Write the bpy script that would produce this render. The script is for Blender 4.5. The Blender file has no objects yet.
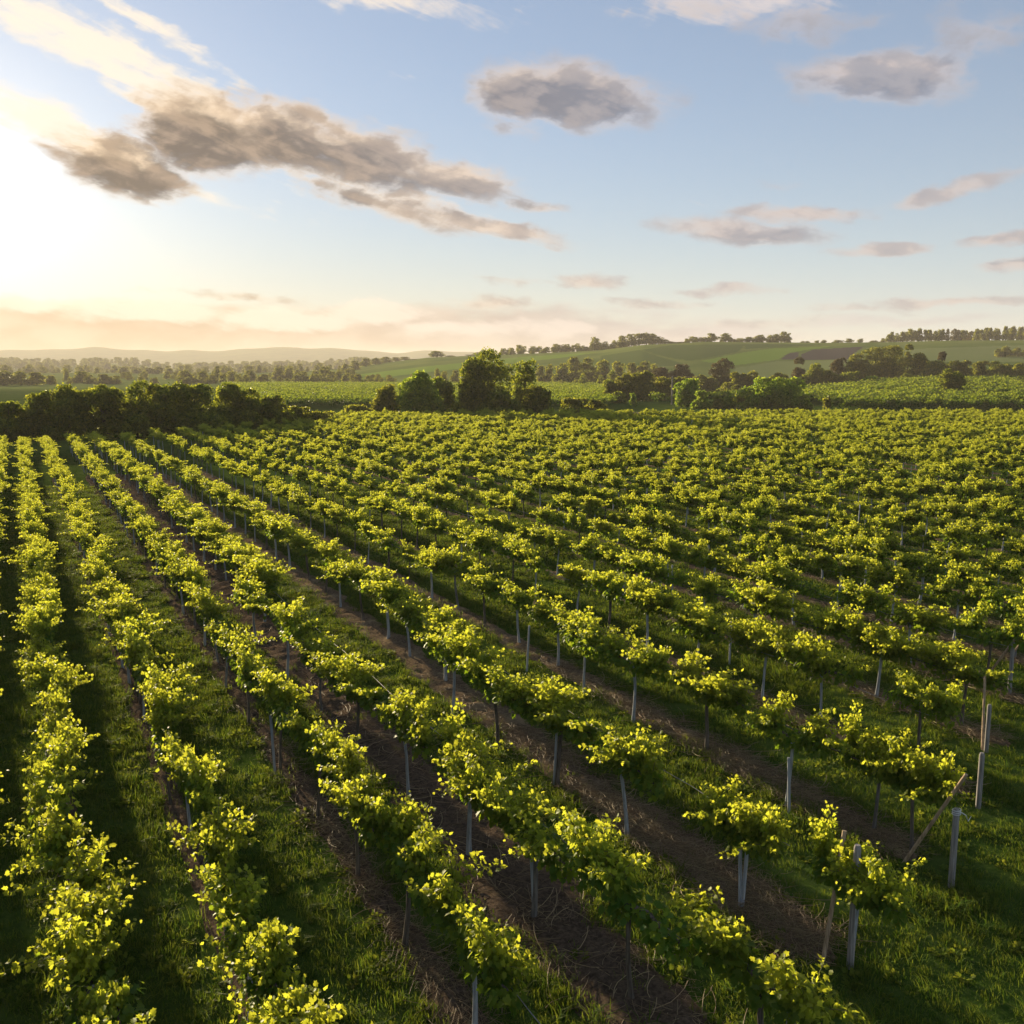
import bpy, math, random
import numpy as np
from mathutils import Vector, Matrix, Euler

R = math.radians
S = bpy.context.scene
COL = S.collection
PI = math.pi

# ------------------------------------------------------------------ camera
F = 950.0                      # focal length in picture widths of 1024
HC = 7.6                       # camera height, metres
HOR = 370.0                    # horizon line
PSI = math.atan2(512 - 20, F)  # heading, right of the row direction (+Y)
PITCH = math.atan2(512 - HOR, F)
cam_d = bpy.data.cameras.new('camera')
cam = bpy.data.objects.new('camera', cam_d)
COL.objects.link(cam)
cam_d.sensor_width = 36.0
cam_d.lens = 36.0 * F / 1024.0
cam_d.clip_start = 0.1
cam_d.clip_end = 20000
cam.location = (0, 0, HC)
cam.rotation_euler = (R(90) - PITCH, 0, -PSI)
S.camera = cam
CM = Euler(cam.rotation_euler).to_matrix()
SP, CP = math.sin(PSI), math.cos(PSI)

def ray(u, v):
    d = CM @ Vector(((u - 512) / F, (512 - v) / F, -1.0))
    return d.normalized()

def ground(u, v, z=0.0):
    d = ray(u, v)
    t = (z - HC) / d.z
    return Vector((d.x * t, d.y * t, z))

def at(u, D):
    """point on plan: column u, forward distance D"""
    d = ray(u, HOR)
    fw = d.x * SP + d.y * CP
    return d.x / fw * D, d.y / fw * D

def project(x, y, z):
    """arrays -> u, v, forward depth"""
    M = np.array(CM.transposed())
    p = np.stack([np.asarray(x, float), np.asarray(y, float), np.asarray(z, float) - HC], -1) @ M.T
    dep = -p[..., 2]
    dep = np.where(np.abs(dep) < 1e-3, 1e-3, dep)
    return 512 + F * p[..., 0] / dep, 512 - F * p[..., 1] / dep, dep

# ------------------------------------------------------------------ sun and sky
SUN_U, SUN_V = -75, 200
sd = ray(SUN_U, SUN_V)
SUN_EL = math.asin(sd.z)
SUN_AZ = math.atan2(sd.x, sd.y)          # clockwise from +Y
sun_d = bpy.data.lights.new('sun', 'SUN')
sun_d.energy = 5.0
sun_d.color = (1.0, 0.82, 0.53)
sun_d.angle = R(0.6)
sun = bpy.data.objects.new('sun', sun_d)
COL.objects.link(sun)
sun.rotation_euler = (-sd).to_track_quat('-Z', 'Y').to_euler()
sun.location = (0, 0, 300)

S.view_settings.view_transform = 'Standard'
S.view_settings.look = 'None'
S.view_settings.exposure = 1.32
S.view_settings.gamma = 1.0
S.view_settings.use_curve_mapping = False

cy = S.cycles
cy.max_bounces = 8
cy.diffuse_bounces = 3
cy.glossy_bounces = 2
cy.transmission_bounces = 5
cy.transparent_max_bounces = 8
cy.volume_bounces = 0
cy.use_denoising = True
cy.caustics_reflective = False
cy.caustics_refractive = False
cy.sample_clamp_indirect = 6.0

class NT:
    """small helper round a node tree"""
    def __init__(s, tree):
        s.t = tree; s.n = tree.nodes; s.l = tree.links
    def put(s, sock, v):
        if isinstance(v, bpy.types.NodeSocket): s.l.new(v, sock)
        elif v is not None: sock.default_value = v
    def math(s, op, a, b=None, c=None, clamp=False):
        n = s.n.new('ShaderNodeMath'); n.operation = op; n.use_clamp = clamp
        for i, v in enumerate((a, b, c)): s.put(n.inputs[i], v)
        return n.outputs[0]
    def vmath(s, op, a, b=None, scale=None):
        n = s.n.new('ShaderNodeVectorMath'); n.operation = op
        s.put(n.inputs[0], a)
        if b is not None: s.put(n.inputs[1], b)
        if scale is not None: s.put(n.inputs['Scale'], scale)
        return n.outputs['Value'] if op in ('LENGTH', 'DOT_PRODUCT') else n.outputs[0]
    def noise(s, vec, scale, detail=4, rough=0.55, out='Fac', dist=0.0, dim='3D'):
        n = s.n.new('ShaderNodeTexNoise'); n.noise_dimensions = dim
        s.put(n.inputs['Vector'], vec); s.put(n.inputs['Scale'], scale)
        n.inputs['Detail'].default_value = detail; n.inputs['Roughness'].default_value = rough
        n.inputs['Distortion'].default_value = dist
        return n.outputs[out]
    def rng(s, v, a, b, c=0.0, d=1.0, smooth=True):
        n = s.n.new('ShaderNodeMapRange')
        n.interpolation_type = 'SMOOTHSTEP' if smooth else 'LINEAR'
        s.put(n.inputs[0], v)
        for i, k in enumerate((a, b, c, d)): s.put(n.inputs[i + 1], k)
        return n.outputs[0]
    def mix(s, f, a, b, blend='MIX'):
        n = s.n.new('ShaderNodeMix'); n.data_type = 'RGBA'; n.blend_type = blend
        s.put(n.inputs[0], f)
        for i, v in ((6, a), (7, b)):
            if not isinstance(v, bpy.types.NodeSocket): v = tuple(v)[:3] + (1.0,)
            s.put(n.inputs[i], v)
        return n.outputs[2]
    def comb(s, x, y, z):
        n = s.n.new('ShaderNodeCombineXYZ')
        for i, v in enumerate((x, y, z)): s.put(n.inputs[i], v)
        return n.outputs[0]

world = bpy.data.worlds.new('World')
S.world = world
world.use_nodes = True
world.cycles.sampling_method = 'MANUAL'
world.cycles.sample_map_resolution = 512
W = NT(world.node_tree)
W.n.clear()
w_out = W.n.new('ShaderNodeOutputWorld')
bg = W.n.new('ShaderNodeBackground')
bg.inputs['Strength'].default_value = 0.054
W.l.new(bg.outputs[0], w_out.inputs[0])
sky = W.n.new('ShaderNodeTexSky')
sky.sky_type = 'NISHITA'
sky.sun_disc = False
sky.sun_elevation = SUN_EL
sky.sun_rotation = SUN_AZ
sky.altitude = 50
sky.air_density = 1.0
sky.dust_density = 0.08
sky.ozone_density = 3.0
tc = W.n.new('ShaderNodeTexCoord')
sep = W.n.new('ShaderNodeSeparateXYZ')
W.l.new(tc.outputs['Generated'], sep.inputs[0])
az = W.math('ARCTAN2', sep.outputs[0], sep.outputs[1])
el = W.math('ARCSINE', sep.outputs[2])
P = W.comb(az, el, 1.0)
# glow of the veiled sun in the lower air
cosang = W.vmath('DOT_PRODUCT', tc.outputs['Generated'], tuple(sd))
ang = W.math('ARCCOSINE', W.math('MINIMUM', cosang, 0.99999))
halo = W.math('EXPONENT', W.math('MULTIPLY', ang, -1.0 / R(5.5)))
halo2 = W.math('EXPONENT', W.math('MULTIPLY', ang, -1.0 / R(17)))

def ae(u, v):
    d = ray(u, v)
    return math.atan2(d.x, d.y), math.asin(d.z)

warp1 = W.noise(W.vmath('MULTIPLY', P, (9, 22, 1)), 1.0, 5, 0.6, 'Color')
warp1 = W.vmath('SUBTRACT', warp1, (0.5, 0.5, 0.5))
PW = W.vmath('ADD', P, W.vmath('MULTIPLY', warp1, (0.10, 0.036, 0)))

def family(lst, pos, after=None):
    acc = None
    for (u, v, hu, hv, rot, wt) in lst:
        a0, e0 = ae(u, v)
        a1, _ = ae(u + hu, v); _, e1 = ae(u, v - hv)
        prev = acc if acc is not None else after      # one cloud is worked out after another: keeps the shader's stack small
        pk = pos
        if prev is not None:
            q = W.n.new('ShaderNodeVectorMath'); q.operation = 'MULTIPLY_ADD'
            W.put(q.inputs[0], prev); q.inputs[1].default_value = (1e-7, 1e-7, 0); W.put(q.inputs[2], pos); pk = q.outputs[0]
        sx_, sy_ = max(abs(a1 - a0), 1e-4), max(abs(e1 - e0), 1e-4); c_, s_ = math.cos(R(-rot)), math.sin(R(-rot))
        lx = W.vmath('DOT_PRODUCT', pk, (c_ / sx_, s_ / sx_, -(c_ * a0 + s_ * e0) / sx_))
        ly = W.vmath('DOT_PRODUCT', pk, (-s_ / sy_, c_ / sy_, -(-s_ * a0 + c_ * e0) / sy_))
        r2 = W.math('MULTIPLY_ADD', lx, lx, W.math('MULTIPLY', ly, ly))
        d = W.rng(W.math('POWER', r2, 0.6), 0.0, 1.5, wt, 0.0)
        acc = d if acc is None else W.math('MAXIMUM', acc, d)
    return acc

fb = W.noise(W.vmath('MULTIPLY', P, (16, 62, 1)), 1.0, 6, 0.58)
fb2 = W.noise(W.vmath('MULTIPLY', P, (12, 26, 1)), 1.4, 7, 0.56)
fine = W.noise(W.vmath('ADD', W.vmath('MULTIPLY', P, (30, 44, 1)), W.vmath('SCALE', warp1, scale=2.0)), 1.0, 6, 0.55)
# streaky noise running down to the right
mst = W.n.new('ShaderNodeMapping'); mst.vector_type = 'TEXTURE'
W.l.new(P, mst.inputs['Vector']); mst.inputs['Rotation'].default_value = (0, 0, R(-19)); mst.inputs['Scale'].default_value = (0.12, 0.013, 1)
streak = W.noise(mst.outputs[0], 1.0, 8, 0.64, dist=0.6)

WHITE = [(110, 58, 280, 38, 25, 1.05), (130, 14, 160, 18, 27, .95), (45, 122, 150, 32, 16, 1.0), (290, 150, 190, 46, 19, .85), (400, 200, 200, 20, 15, .85), (240, 200, 190, 20, 10, .5), (330, 120, 130, 18, 12, .6),
         (395, 4, 170, 22, 6, .85), (500, 14, 60, 12, -8, .5), (740, 4, 150, 26, 3, .8), (395, 74, 34, 6, 10, .5), (25, 304, 60, 12, 0, 1.15), (150, 311, 95, 14, 0, 1.15), (300, 318, 120, 15, 0, 1.15), (370, 311, 80, 16, 0, 1.2),
         (470, 326, 90, 13, 0, 1.05), (560, 330, 60, 12, 0, 1.05), (640, 215, 70, 9, 4, .35), (700, 205, 120, 10, 4, .35), (215, 345, 160, 6, 0, .4)]
DARK = [(128, 166, 84, 42, 6, 1.2), (205, 132, 84, 48, 10, 1.2), (285, 140, 95, 46, 12, 1.1), (365, 160, 130, 44, 12, .95), (445, 178, 95, 26, 8, .95), (490, 226, 110, 14, 13, .9), (390, 206, 140, 17, 14, .8), (545, 207, 60, 10, 8, .7),
        (568, 96, 120, 42, 5, 1.0), (512, 92, 60, 40, 0, .9), (515, 128, 60, 16, 3, .5), (880, 76, 125, 36, 4, .95), (985, 36, 90, 46, 5, .6), (800, 24, 120, 28, 4, .6), (690, 8, 100, 18, 4, .4),
        (745, 230, 120, 18, 6, .9), (805, 213, 110, 12, 4, .85), (882, 251, 55, 9, 0, .85), (955, 190, 95, 11, -11, .8), (1000, 241, 65, 9, -4, .8), (1010, 269, 60, 9, -2, .8), (965, 301, 110, 7, -3, .8),
        (588, 283, 48, 10, 0, .8), (488, 300, 50, 10, 0, .75), (735, 293, 80, 6, 2, .75), (655, 302, 100, 6, 2, .6), (520, 283, 70, 5, 2, .5), (780, 187, 45, 9, 0, .4), (770, 322, 120, 7, 0, .6), (860, 312, 80, 5, 0, .6), (230, 296, 110, 6, 2, .55)]
BAND = [(60, 336, 460, 42, 0, 1.0), (430, 330, 360, 32, 0, .95), (640, 336, 200, 20, 0, .9), (880, 324, 260, 9, -2, .55)]
white = family(WHITE, PW)
dark = family(DARK, PW, white)
above = family(DARK[:22], W.vmath('ADD', PW, (-0.004, 0.019, 0)), dark)    # what stands between a bit of cloud and the light
band = family(BAND, PW, above)

def cover_of(m, n1, n2, k, w):
    n = W.rng(W.math('ADD', n1, n2), 0.66, 1.34, 0, 1, False)
    return W.rng(W.math('SUBTRACT', m, W.math('MULTIPLY', W.math('SUBTRACT', 1.0, n), k)), 0.0, w)
dW = cover_of(white, streak, fine, .80, .66)
fbs = W.math('MULTIPLY', W.math('ADD', fb2, streak), 0.5)
dD = cover_of(dark, fbs, fine, .56, .58)
dB = cover_of(band, fb, fb2, .50, .55)

sunw = W.rng(ang, R(8), R(46), 1.0, 0.0)            # how near the sun a bit of cloud is
sky_c = sky.outputs[0]
gain = W.n.new('ShaderNodeMix'); gain.data_type = 'RGBA'; gain.blend_type = 'MULTIPLY'; gain.inputs[0].default_value = 1
W.l.new(sky_c, gain.inputs[6]); gain.inputs[7].default_value = (0.96, 1.0, 1.08, 1)
low = W.math('EXPONENT', W.math('MULTIPLY', W.math('MAXIMUM', el, 0.0), -1.0 / R(7.0)))
veil = W.mix(W.rng(ang, R(8), R(60), 1.0, 0.0), (5.2, 5.3, 5.5), (5.8, 4.1, 2.4))
base = W.mix(W.math('MULTIPLY', low, 0.82), gain.outputs[2], veil)
base = W.mix(0.17, base, (6.2, 6.6, 7.0))
base = W.mix(1.0, base, W.vmath('SCALE', (5.8, 4.6, 3.1), scale=halo), 'ADD')
base = W.mix(1.0, base, W.vmath('SCALE', (1.8, 1.48, 1.1), scale=halo2), 'ADD')
bandcol = W.mix(sunw, (3.5, 3.2, 3.6), (4.9, 3.1, 1.8))
bandcol = W.mix(W.rng(fb2, .35, .65), bandcol, W.mix(sunw, (4.8, 4.4, 4.5), (6.3, 4.5, 3.0)))
c1 = W.mix(W.math('MULTIPLY', dB, 0.80), base, bandcol)
wcol = W.mix(sunw, (5.9, 5.2, 5.0), (8.6, 7.4, 5.8))
c2 = W.mix(W.math('MULTIPLY', dW, 0.85), c1, wcol)
thick = W.rng(W.math('ADD', W.math('MULTIPLY', above, 0.75), W.math('ADD', W.math('MULTIPLY', dark, 0.22), W.math('MULTIPLY', W.math('SUBTRACT', W.math('MULTIPLY', W.math('ADD', fb2, fine), 0.5), 0.5), 2.6))), 0.15, 0.86)
dk_edge = W.mix(sunw, (4.9, 4.2, 4.0), (7.6, 5.7, 3.8))
dk_core = W.mix(sunw, (1.7, 1.9, 2.5), (1.15, .78, .52))
thick = W.math('MULTIPLY', thick, W.rng(dD, .25, .95))
dcol = W.mix(thick, dk_edge, dk_core)
dk_mid = W.mix(sunw, (3.1, 3.0, 3.3), (3.9, 2.75, 1.85))
dcol = W.mix(W.math('MULTIPLY', W.rng(W.math('ADD', fine, W.math('MULTIPLY', streak, 0.6)), .70, .98), .75), dcol, dk_mid)
c3 = W.mix(W.math('MULTIPLY', dD, 0.93), c2, dcol)
W.l.new(c3, bg.inputs['Color'])

# ------------------------------------------------------------------ helpers
rng = np.random.default_rng(7)
random.seed(7)

def fast_mesh(name, verts, faces, mats=(), smooth=False, attrs=None, mat_idx=None):
    """verts (N,3); faces: list of (M,k) int arrays, or one array"""
    if isinstance(faces, np.ndarray): faces = [faces]
    me = bpy.data.meshes.new(name)
    verts = np.asarray(verts, np.float32)
    me.vertices.add(len(verts)); me.vertices.foreach_set('co', verts.ravel())
    tot = np.concatenate([np.full(len(f), f.shape[1], np.int32) for f in faces])
    loops = np.concatenate([f.ravel() for f in faces]).astype(np.int32)
    me.loops.add(len(loops)); me.loops.foreach_set('vertex_index', loops)
    me.polygons.add(len(tot))
    start = np.zeros(len(tot), np.int32); start[1:] = np.cumsum(tot)[:-1]
    me.polygons.foreach_set('loop_start', start)
    me.update(calc_edges=True)
    if smooth: me.polygons.foreach_set('use_smooth', np.ones(len(tot), bool))
    for m in mats: me.materials.append(m)
    if mat_idx is not None: me.polygons.foreach_set('material_index', np.asarray(mat_idx, np.int32))
    for k, a in (attrs or {}).items():
        at_ = me.attributes.new(k, 'FLOAT', 'POINT')
        at_.data.foreach_set('value', np.asarray(a, np.float32))
    me.validate()
    return me

def link(name, data, parent=None, loc=None):
    o = bpy.data.objects.new(name, data); COL.objects.link(o)
    if parent is not None: o.parent = parent
    if loc is not None: o.location = loc
    return o

def tag(o, label, cat, group=None, kind=None):
    if label: o['label'] = label
    if cat: o['category'] = cat
    if group: o['group'] = group
    if kind: o['kind'] = kind
    return o

class Geo:
    """collects pieces into one mesh"""
    def __init__(s): s.v = []; s.f = {3: [], 4: []}; s.n = 0; s.mi = {3: [], 4: []}; s.a = []
    def add(s, v, f, mi=0, a=None):
        v = np.asarray(v, float); f = np.asarray(f, int)
        s.f[f.shape[1]].append(f + s.n); s.mi[f.shape[1]].append(np.full(len(f), mi)); s.v.append(v); s.n += len(v)
        s.a.append(np.zeros(len(v)) if a is None else np.broadcast_to(a, (len(v),)))
    def tube(s, pts, rad, n=7, mi=0, cap=True):
        pts = np.asarray(pts, float); m = len(pts)
        rad = np.broadcast_to(np.asarray(rad, float), (m,))
        t = np.gradient(pts, axis=0); t /= np.linalg.norm(t, axis=1)[:, None] + 1e-9
        ref = np.array([0, 0, 1.]) if abs(t[0, 2]) < 0.9 else np.array([1., 0, 0])
        b = np.cross(t, ref); b /= np.linalg.norm(b, axis=1)[:, None] + 1e-9
        c = np.cross(t, b)
        th = np.linspace(0, 2 * PI, n, endpoint=False)
        v = pts[:, None] + rad[:, None, None] * (np.cos(th)[None, :, None] * b[:, None] + np.sin(th)[None, :, None] * c[:, None])
        v = v.reshape(-1, 3)
        i = np.arange(m - 1)[:, None] * n; k = np.arange(n)[None]; k2 = (k + 1) % n
        f = np.stack([i + k, i + k2, i + n + k2, i + n + k], -1).reshape(-1, 4)
        s.add(v, f, mi)
        if cap:
            for row, flip in ((0, True), (m - 1, False)):
                ring = v[row * n:(row + 1) * n]
                vv = np.vstack([ring, ring.mean(0)[None]])
                ff = np.stack([np.arange(n), (np.arange(n) + 1) % n, np.full(n, n)], -1)
                s.add(vv, ff[:, ::-1] if flip else ff, mi)
    def mesh(s, name, mats, smooth=True):
        fs = [np.vstack(s.f[k]) for k in (3, 4) if s.f[k]]
        mi = np.concatenate([np.concatenate(s.mi[k]) for k in (3, 4) if s.mi[k]])
        return fast_mesh(name, np.vstack(s.v), fs, mats, smooth, {'tint': np.concatenate(s.a)}, mi)

def norm(a): return a / (np.linalg.norm(a, axis=-1, keepdims=True) + 1e-9)

# leaf shapes: rows of (across, along, lift)
LEAF = np.array([(0, .04, .0), (-.26, -.08, .06), (-.50, .20, .12), (-.36, .42, .04), (-.47, .70, .02), (-.20, .76, -.05), (0, 1.06, -.20),
                 (.20, .76, -.05), (.47, .70, .02), (.36, .42, .04), (.50, .20, .12), (.26, -.08, .06), (0, .42, -.04)])
LEAF_F = np.array([(k_, 12, (k_ + 1) % 12) for k_ in range(12)])
CARD = np.array([(0, -.5, 0), (.5, 0, .16), (0, .55, -.05), (-.5, .02, .12)])
CARD_F = np.array([(0, 1, 2), (0, 2, 3)])

def leaves(c, along, nrm, size, shape=LEAF, faces=LEAF_F):
    along = norm(along); nrm = norm(nrm - (nrm * along).sum(-1, keepdims=True) * along)
    acr = np.cross(along, nrm)
    v = c[:, None] + size[:, None, None] * (shape[None, :, 0, None] * acr[:, None] + shape[None, :, 1, None] * along[:, None] + shape[None, :, 2, None] * nrm[:, None])
    f = faces[None] + (np.arange(len(c)) * len(shape))[:, None, None]
    return v.reshape(-1, 3), f.reshape(-1, faces.shape[1])

# ------------------------------------------------------------------ materials
def new_mat(name):
    m = bpy.data.materials.new(name); m.use_nodes = True
    t = NT(m.node_tree); t.n.clear()
    o = t.n.new('ShaderNodeOutputMaterial')
    return m, t, o

def principled(t, col, rough=0.7, spec=0.3):
    p = t.n.new('ShaderNodeBsdfPrincipled')
    if not isinstance(col, bpy.types.NodeSocket): col = tuple(col)[:3] + (1,)
    t.put(p.inputs['Base Color'], col); t.put(p.inputs['Roughness'], rough)
    p.inputs['Specular IOR Level'].default_value = spec
    return p

def attr(t, name):
    n = t.n.new('ShaderNodeAttribute'); n.attribute_name = name
    return n.outputs['Fac']

def leaf_mat(name, dark, light, trans, tr_mix, spec=0.25, rough=0.5, vary=0.25):
    m, t, o = new_mat(name)
    oi = t.n.new('ShaderNodeObjectInfo')
    geo = t.n.new('ShaderNodeNewGeometry')
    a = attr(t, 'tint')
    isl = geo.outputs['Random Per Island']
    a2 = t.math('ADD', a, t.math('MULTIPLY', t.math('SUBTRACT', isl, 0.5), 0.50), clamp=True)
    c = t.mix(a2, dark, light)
    hv = t.n.new('ShaderNodeHueSaturation')
    t.put(hv.inputs['Hue'], t.math('ADD', 0.5, t.math('MULTIPLY', t.math('SUBTRACT', oi.outputs['Random'], 0.5), 0.035)))
    t.put(hv.inputs['Value'], t.math('ADD', 1.0, t.math('MULTIPLY', t.math('SUBTRACT', oi.outputs['Random'], 0.5), vary)))
    t.put(hv.inputs['Color'], c)
    p = principled(t, hv.outputs[0], rough, spec)
    tr = t.n.new('ShaderNodeBsdfTranslucent')
    tc_ = t.mix(a2, trans[0], trans[1])
    t.put(tr.inputs['Color'], tc_)
    mx = t.n.new('ShaderNodeMixShader'); mx.inputs[0].default_value = tr_mix
    t.l.new(p.outputs[0], mx.inputs[1]); t.l.new(tr.outputs[0], mx.inputs[2])
    t.l.new(mx.outputs[0], o.inputs[0])
    return m

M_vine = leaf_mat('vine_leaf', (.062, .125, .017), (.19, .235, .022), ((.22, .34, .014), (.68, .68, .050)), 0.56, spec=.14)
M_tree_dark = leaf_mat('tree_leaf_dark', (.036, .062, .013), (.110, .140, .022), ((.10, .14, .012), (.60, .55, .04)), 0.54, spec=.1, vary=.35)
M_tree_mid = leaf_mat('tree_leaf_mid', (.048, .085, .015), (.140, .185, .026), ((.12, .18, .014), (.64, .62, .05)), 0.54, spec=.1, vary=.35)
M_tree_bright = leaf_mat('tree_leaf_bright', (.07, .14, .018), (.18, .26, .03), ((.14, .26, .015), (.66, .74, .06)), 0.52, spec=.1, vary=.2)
M_tree_brown = leaf_mat('tree_leaf_brown', (.05, .045, .018), (.13, .10, .035), ((.06, .06, .015), (.30, .22, .05)), 0.32, vary=.25)
M_far_vine = leaf_mat('far_vine_leaf', (.040, .085, .014), (.13, .18, .022), ((.07, .14, .012), (.42, .47, .035)), 0.42, spec=.05)
M_grass = leaf_mat('grass_blade', (.038, .082, .010), (.115, .155, .022), ((.08, .15, .009), (.36, .38, .035)), 0.45, spec=.06, rough=.7, vary=.5)
M_straw = leaf_mat('straw', (.16, .105, .055), (.42, .31, .17), ((.10, .065, .03), (.30, .20, .09)), 0.15, vary=.3)

def bark_mat(name, a, b, sc=20.0, stretch=0.15, bump=0.4, rough=.85, per_obj=None):
    m, t, o = new_mat(name)
    tcn = t.n.new('ShaderNodeTexCoord')
    v = t.vmath('MULTIPLY', tcn.outputs['Object'], (1, 1, stretch))
    n1 = t.noise(v, sc, 6, .65)
    c = t.mix(t.rng(n1, .32, .7), a, b)
    if per_obj is not None:
        oi = t.n.new('ShaderNodeObjectInfo')
        c = t.mix(t.rng(oi.outputs['Random'], .55, .75), c, t.mix(t.rng(n1, .3, .7), per_obj[0], per_obj[1]))
    p = principled(t, c, rough, .25)
    bp = t.n.new('ShaderNodeBump'); bp.inputs['Strength'].default_value = bump; bp.inputs['Distance'].default_value = .01
    t.l.new(n1, bp.inputs['Height']); t.l.new(bp.outputs[0], p.inputs['Normal'])
    t.l.new(p.outputs[0], o.inputs[0])
    return m

M_trunk = bark_mat('vine_bark', (.20, .215, .23), (.44, .46, .48), 26, .12, per_obj=((.05, .04, .032), (.16, .135, .11)))
M_cordon = bark_mat('cordon_bark', (.055, .04, .032), (.20, .16, .13), 30, .6)
M_shoot = bark_mat('green_shoot', (.10, .12, .03), (.22, .18, .07), 30, .6, bump=.1)
M_post = bark_mat('weathered_post', (.15, .135, .125), (.38, .355, .33), 34, .05, bump=.5)
M_brace = bark_mat('brown_stake', (.24, .165, .10), (.46, .34, .22), 34, .05, bump=.5)
M_bark = bark_mat('tree_bark', (.03, .024, .018), (.09, .07, .05), 6, .2)
M_stake = bark_mat('pale_stake', (.26, .28, .31), (.44, .46, .49), 12, .1, bump=.1, rough=.6)
M_wire = bark_mat('steel_wire', (.16, .15, .14), (.34, .32, .30), 8, .3, bump=0, rough=.5)
M_hose = bark_mat('drip_hose', (.05, .042, .036), (.12, .10, .085), 8, .3, bump=0, rough=.6)
M_tie = bark_mat('pale_wrap', (.55, .56, .58), (.75, .75, .76), 10, 1, bump=.1, rough=.6)
M_pole = bark_mat('pole_wood', (.20, .17, .13), (.36, .31, .24), 8, .1)

# ground: short grass, bare strips, far pastures
M_ground, t, o = new_mat('ground_cover')
geo = t.n.new('ShaderNodeNewGeometry'); pos = geo.outputs['Position']
n_big = t.noise(pos, .06, 4, .55); n_mid = t.noise(pos, .55, 5, .6); n_fine = t.noise(pos, 9.0, 6, .7)
gr = t.mix(t.rng(n_fine, .3, .7), (.028, .056, .009), (.066, .104, .018))
gr = t.mix(t.rng(n_mid, .42, .72), gr, (.080, .115, .024))
gr = t.mix(t.math('MULTIPLY', t.rng(n_big, .5, .75), .5), gr, (.095, .130, .026))
gr = t.mix(t.math('MULTIPLY', t.rng(t.noise(pos, 1.7, 5, .65), .62, .75), .4), gr, (.040, .040, .018))
hill_n = t.noise(pos, .02, 5, .6)
pasture = t.mix(t.rng(hill_n, .3, .7), (.115, .160, .034), (.190, .225, .050))
c = t.mix(attr(t, 'pasture'), gr, pasture)
c = t.mix(attr(t, 'crop'), c, t.mix(hill_n, (.16, .26, .030), (.23, .31, .045)))
c = t.mix(attr(t, 'pale'), c, t.mix(hill_n, (.17, .21, .06), (.23, .26, .09)))
c = t.mix(attr(t, 'deep'), c, t.mix(hill_n, (.075, .115, .028), (.115, .155, .040)))
c = t.mix(attr(t, 'plough'), c, t.mix(n_mid, (.060, .050, .048), (.095, .078, .072)))
c = t.mix(attr(t, 'dry'), c, t.mix(n_mid, (.14, .10, .06), (.27, .20, .13)))
p = principled(t, c, .95, 0.0)
bp = t.n.new('ShaderNodeBump'); bp.inputs['Strength'].default_value = .6; bp.inputs['Distance'].default_value = .06
t.l.new(n_fine, bp.inputs['Height']); t.l.new(bp.outputs[0], p.inputs['Normal'])
t.l.new(p.outputs[0], o.inputs[0])

M_soil, t, o = new_mat('soil')
geo = t.n.new('ShaderNodeNewGeometry'); pos = geo.outputs['Position']
n1 = t.noise(pos, 14, 8, .7); n2 = t.noise(pos, 1.3, 4, .6)
c = t.mix(t.rng(n1, .3, .72), (.046, .033, .024), (.160, .116, .084))
c = t.mix(t.math('MULTIPLY', t.rng(n2, .5, .75), .5), c, (.16, .115, .078))
c = t.mix(t.rng(t.noise(pos, 60, 3, .6), .70, .78), c, (.26, .21, .16))
p = principled(t, c, .95, 0.0)
bp = t.n.new('ShaderNodeBump'); bp.inputs['Strength'].default_value = .9; bp.inputs['Distance'].default_value = .05
t.l.new(n1, bp.inputs['Height']); t.l.new(bp.outputs[0], p.inputs['Normal'])
t.l.new(p.outputs[0], o.inputs[0])

M_dry, t, o = new_mat('dry_soil')
geo = t.n.new('ShaderNodeNewGeometry'); pos = geo.outputs['Position']
n1 = t.noise(pos, 16, 8, .7); n2 = t.noise(pos, 1.1, 5, .65)
c = t.mix(t.rng(n1, .3, .72), (.07, .050, .034), (.23, .165, .108))
c = t.mix(t.rng(n2, .48, .68), c, t.mix(n1, (.17, .12, .07), (.38, .285, .175)))
p = principled(t, c, .95, 0.0)
bp = t.n.new('ShaderNodeBump'); bp.inputs['Strength'].default_value = .9; bp.inputs['Distance'].default_value = .05
t.l.new(n1, bp.inputs['Height']); t.l.new(bp.outputs[0], p.inputs['Normal'])
t.l.new(p.outputs[0], o.inputs[0])

M_ridge, t, o = new_mat('far_ridge')
geo = t.n.new('ShaderNodeNewGeometry')
c = t.mix(t.rng(t.noise(geo.outputs['Position'], .004, 5, .6), .35, .65), (.035, .045, .025), (.07, .08, .04))
p = principled(t, c, .95, 0.0); t.l.new(p.outputs[0], o.inputs[0])

# ------------------------------------------------------------------ terrain
def sstep(x, a, b):
    t_ = np.clip((np.asarray(x, float) - a) / (b - a), 0, 1)
    return t_ * t_ * (3 - 2 * t_)
_cu = [250, 300, 345, 390, 430, 480, 520, 560, 600, 640, 700, 760, 820, 880, 940, 1024, 1300]
_cv = [373, 371.5, 369, 362.5, 358, 356, 354.5, 353, 351, 346, 343, 343.5, 344, 343.5, 342, 341.5, 343]
_mu = [-400, -100, 0, 60, 100, 150, 172, 230, 300, 340, 400, 440, 480, 560, 700, 1400]
_mv = [352, 352.5, 352, 349.5, 348.6, 350.3, 352, 350.5, 347.6, 349.6, 353.0, 351.5, 352.5, 355, 358, 360]

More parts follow.
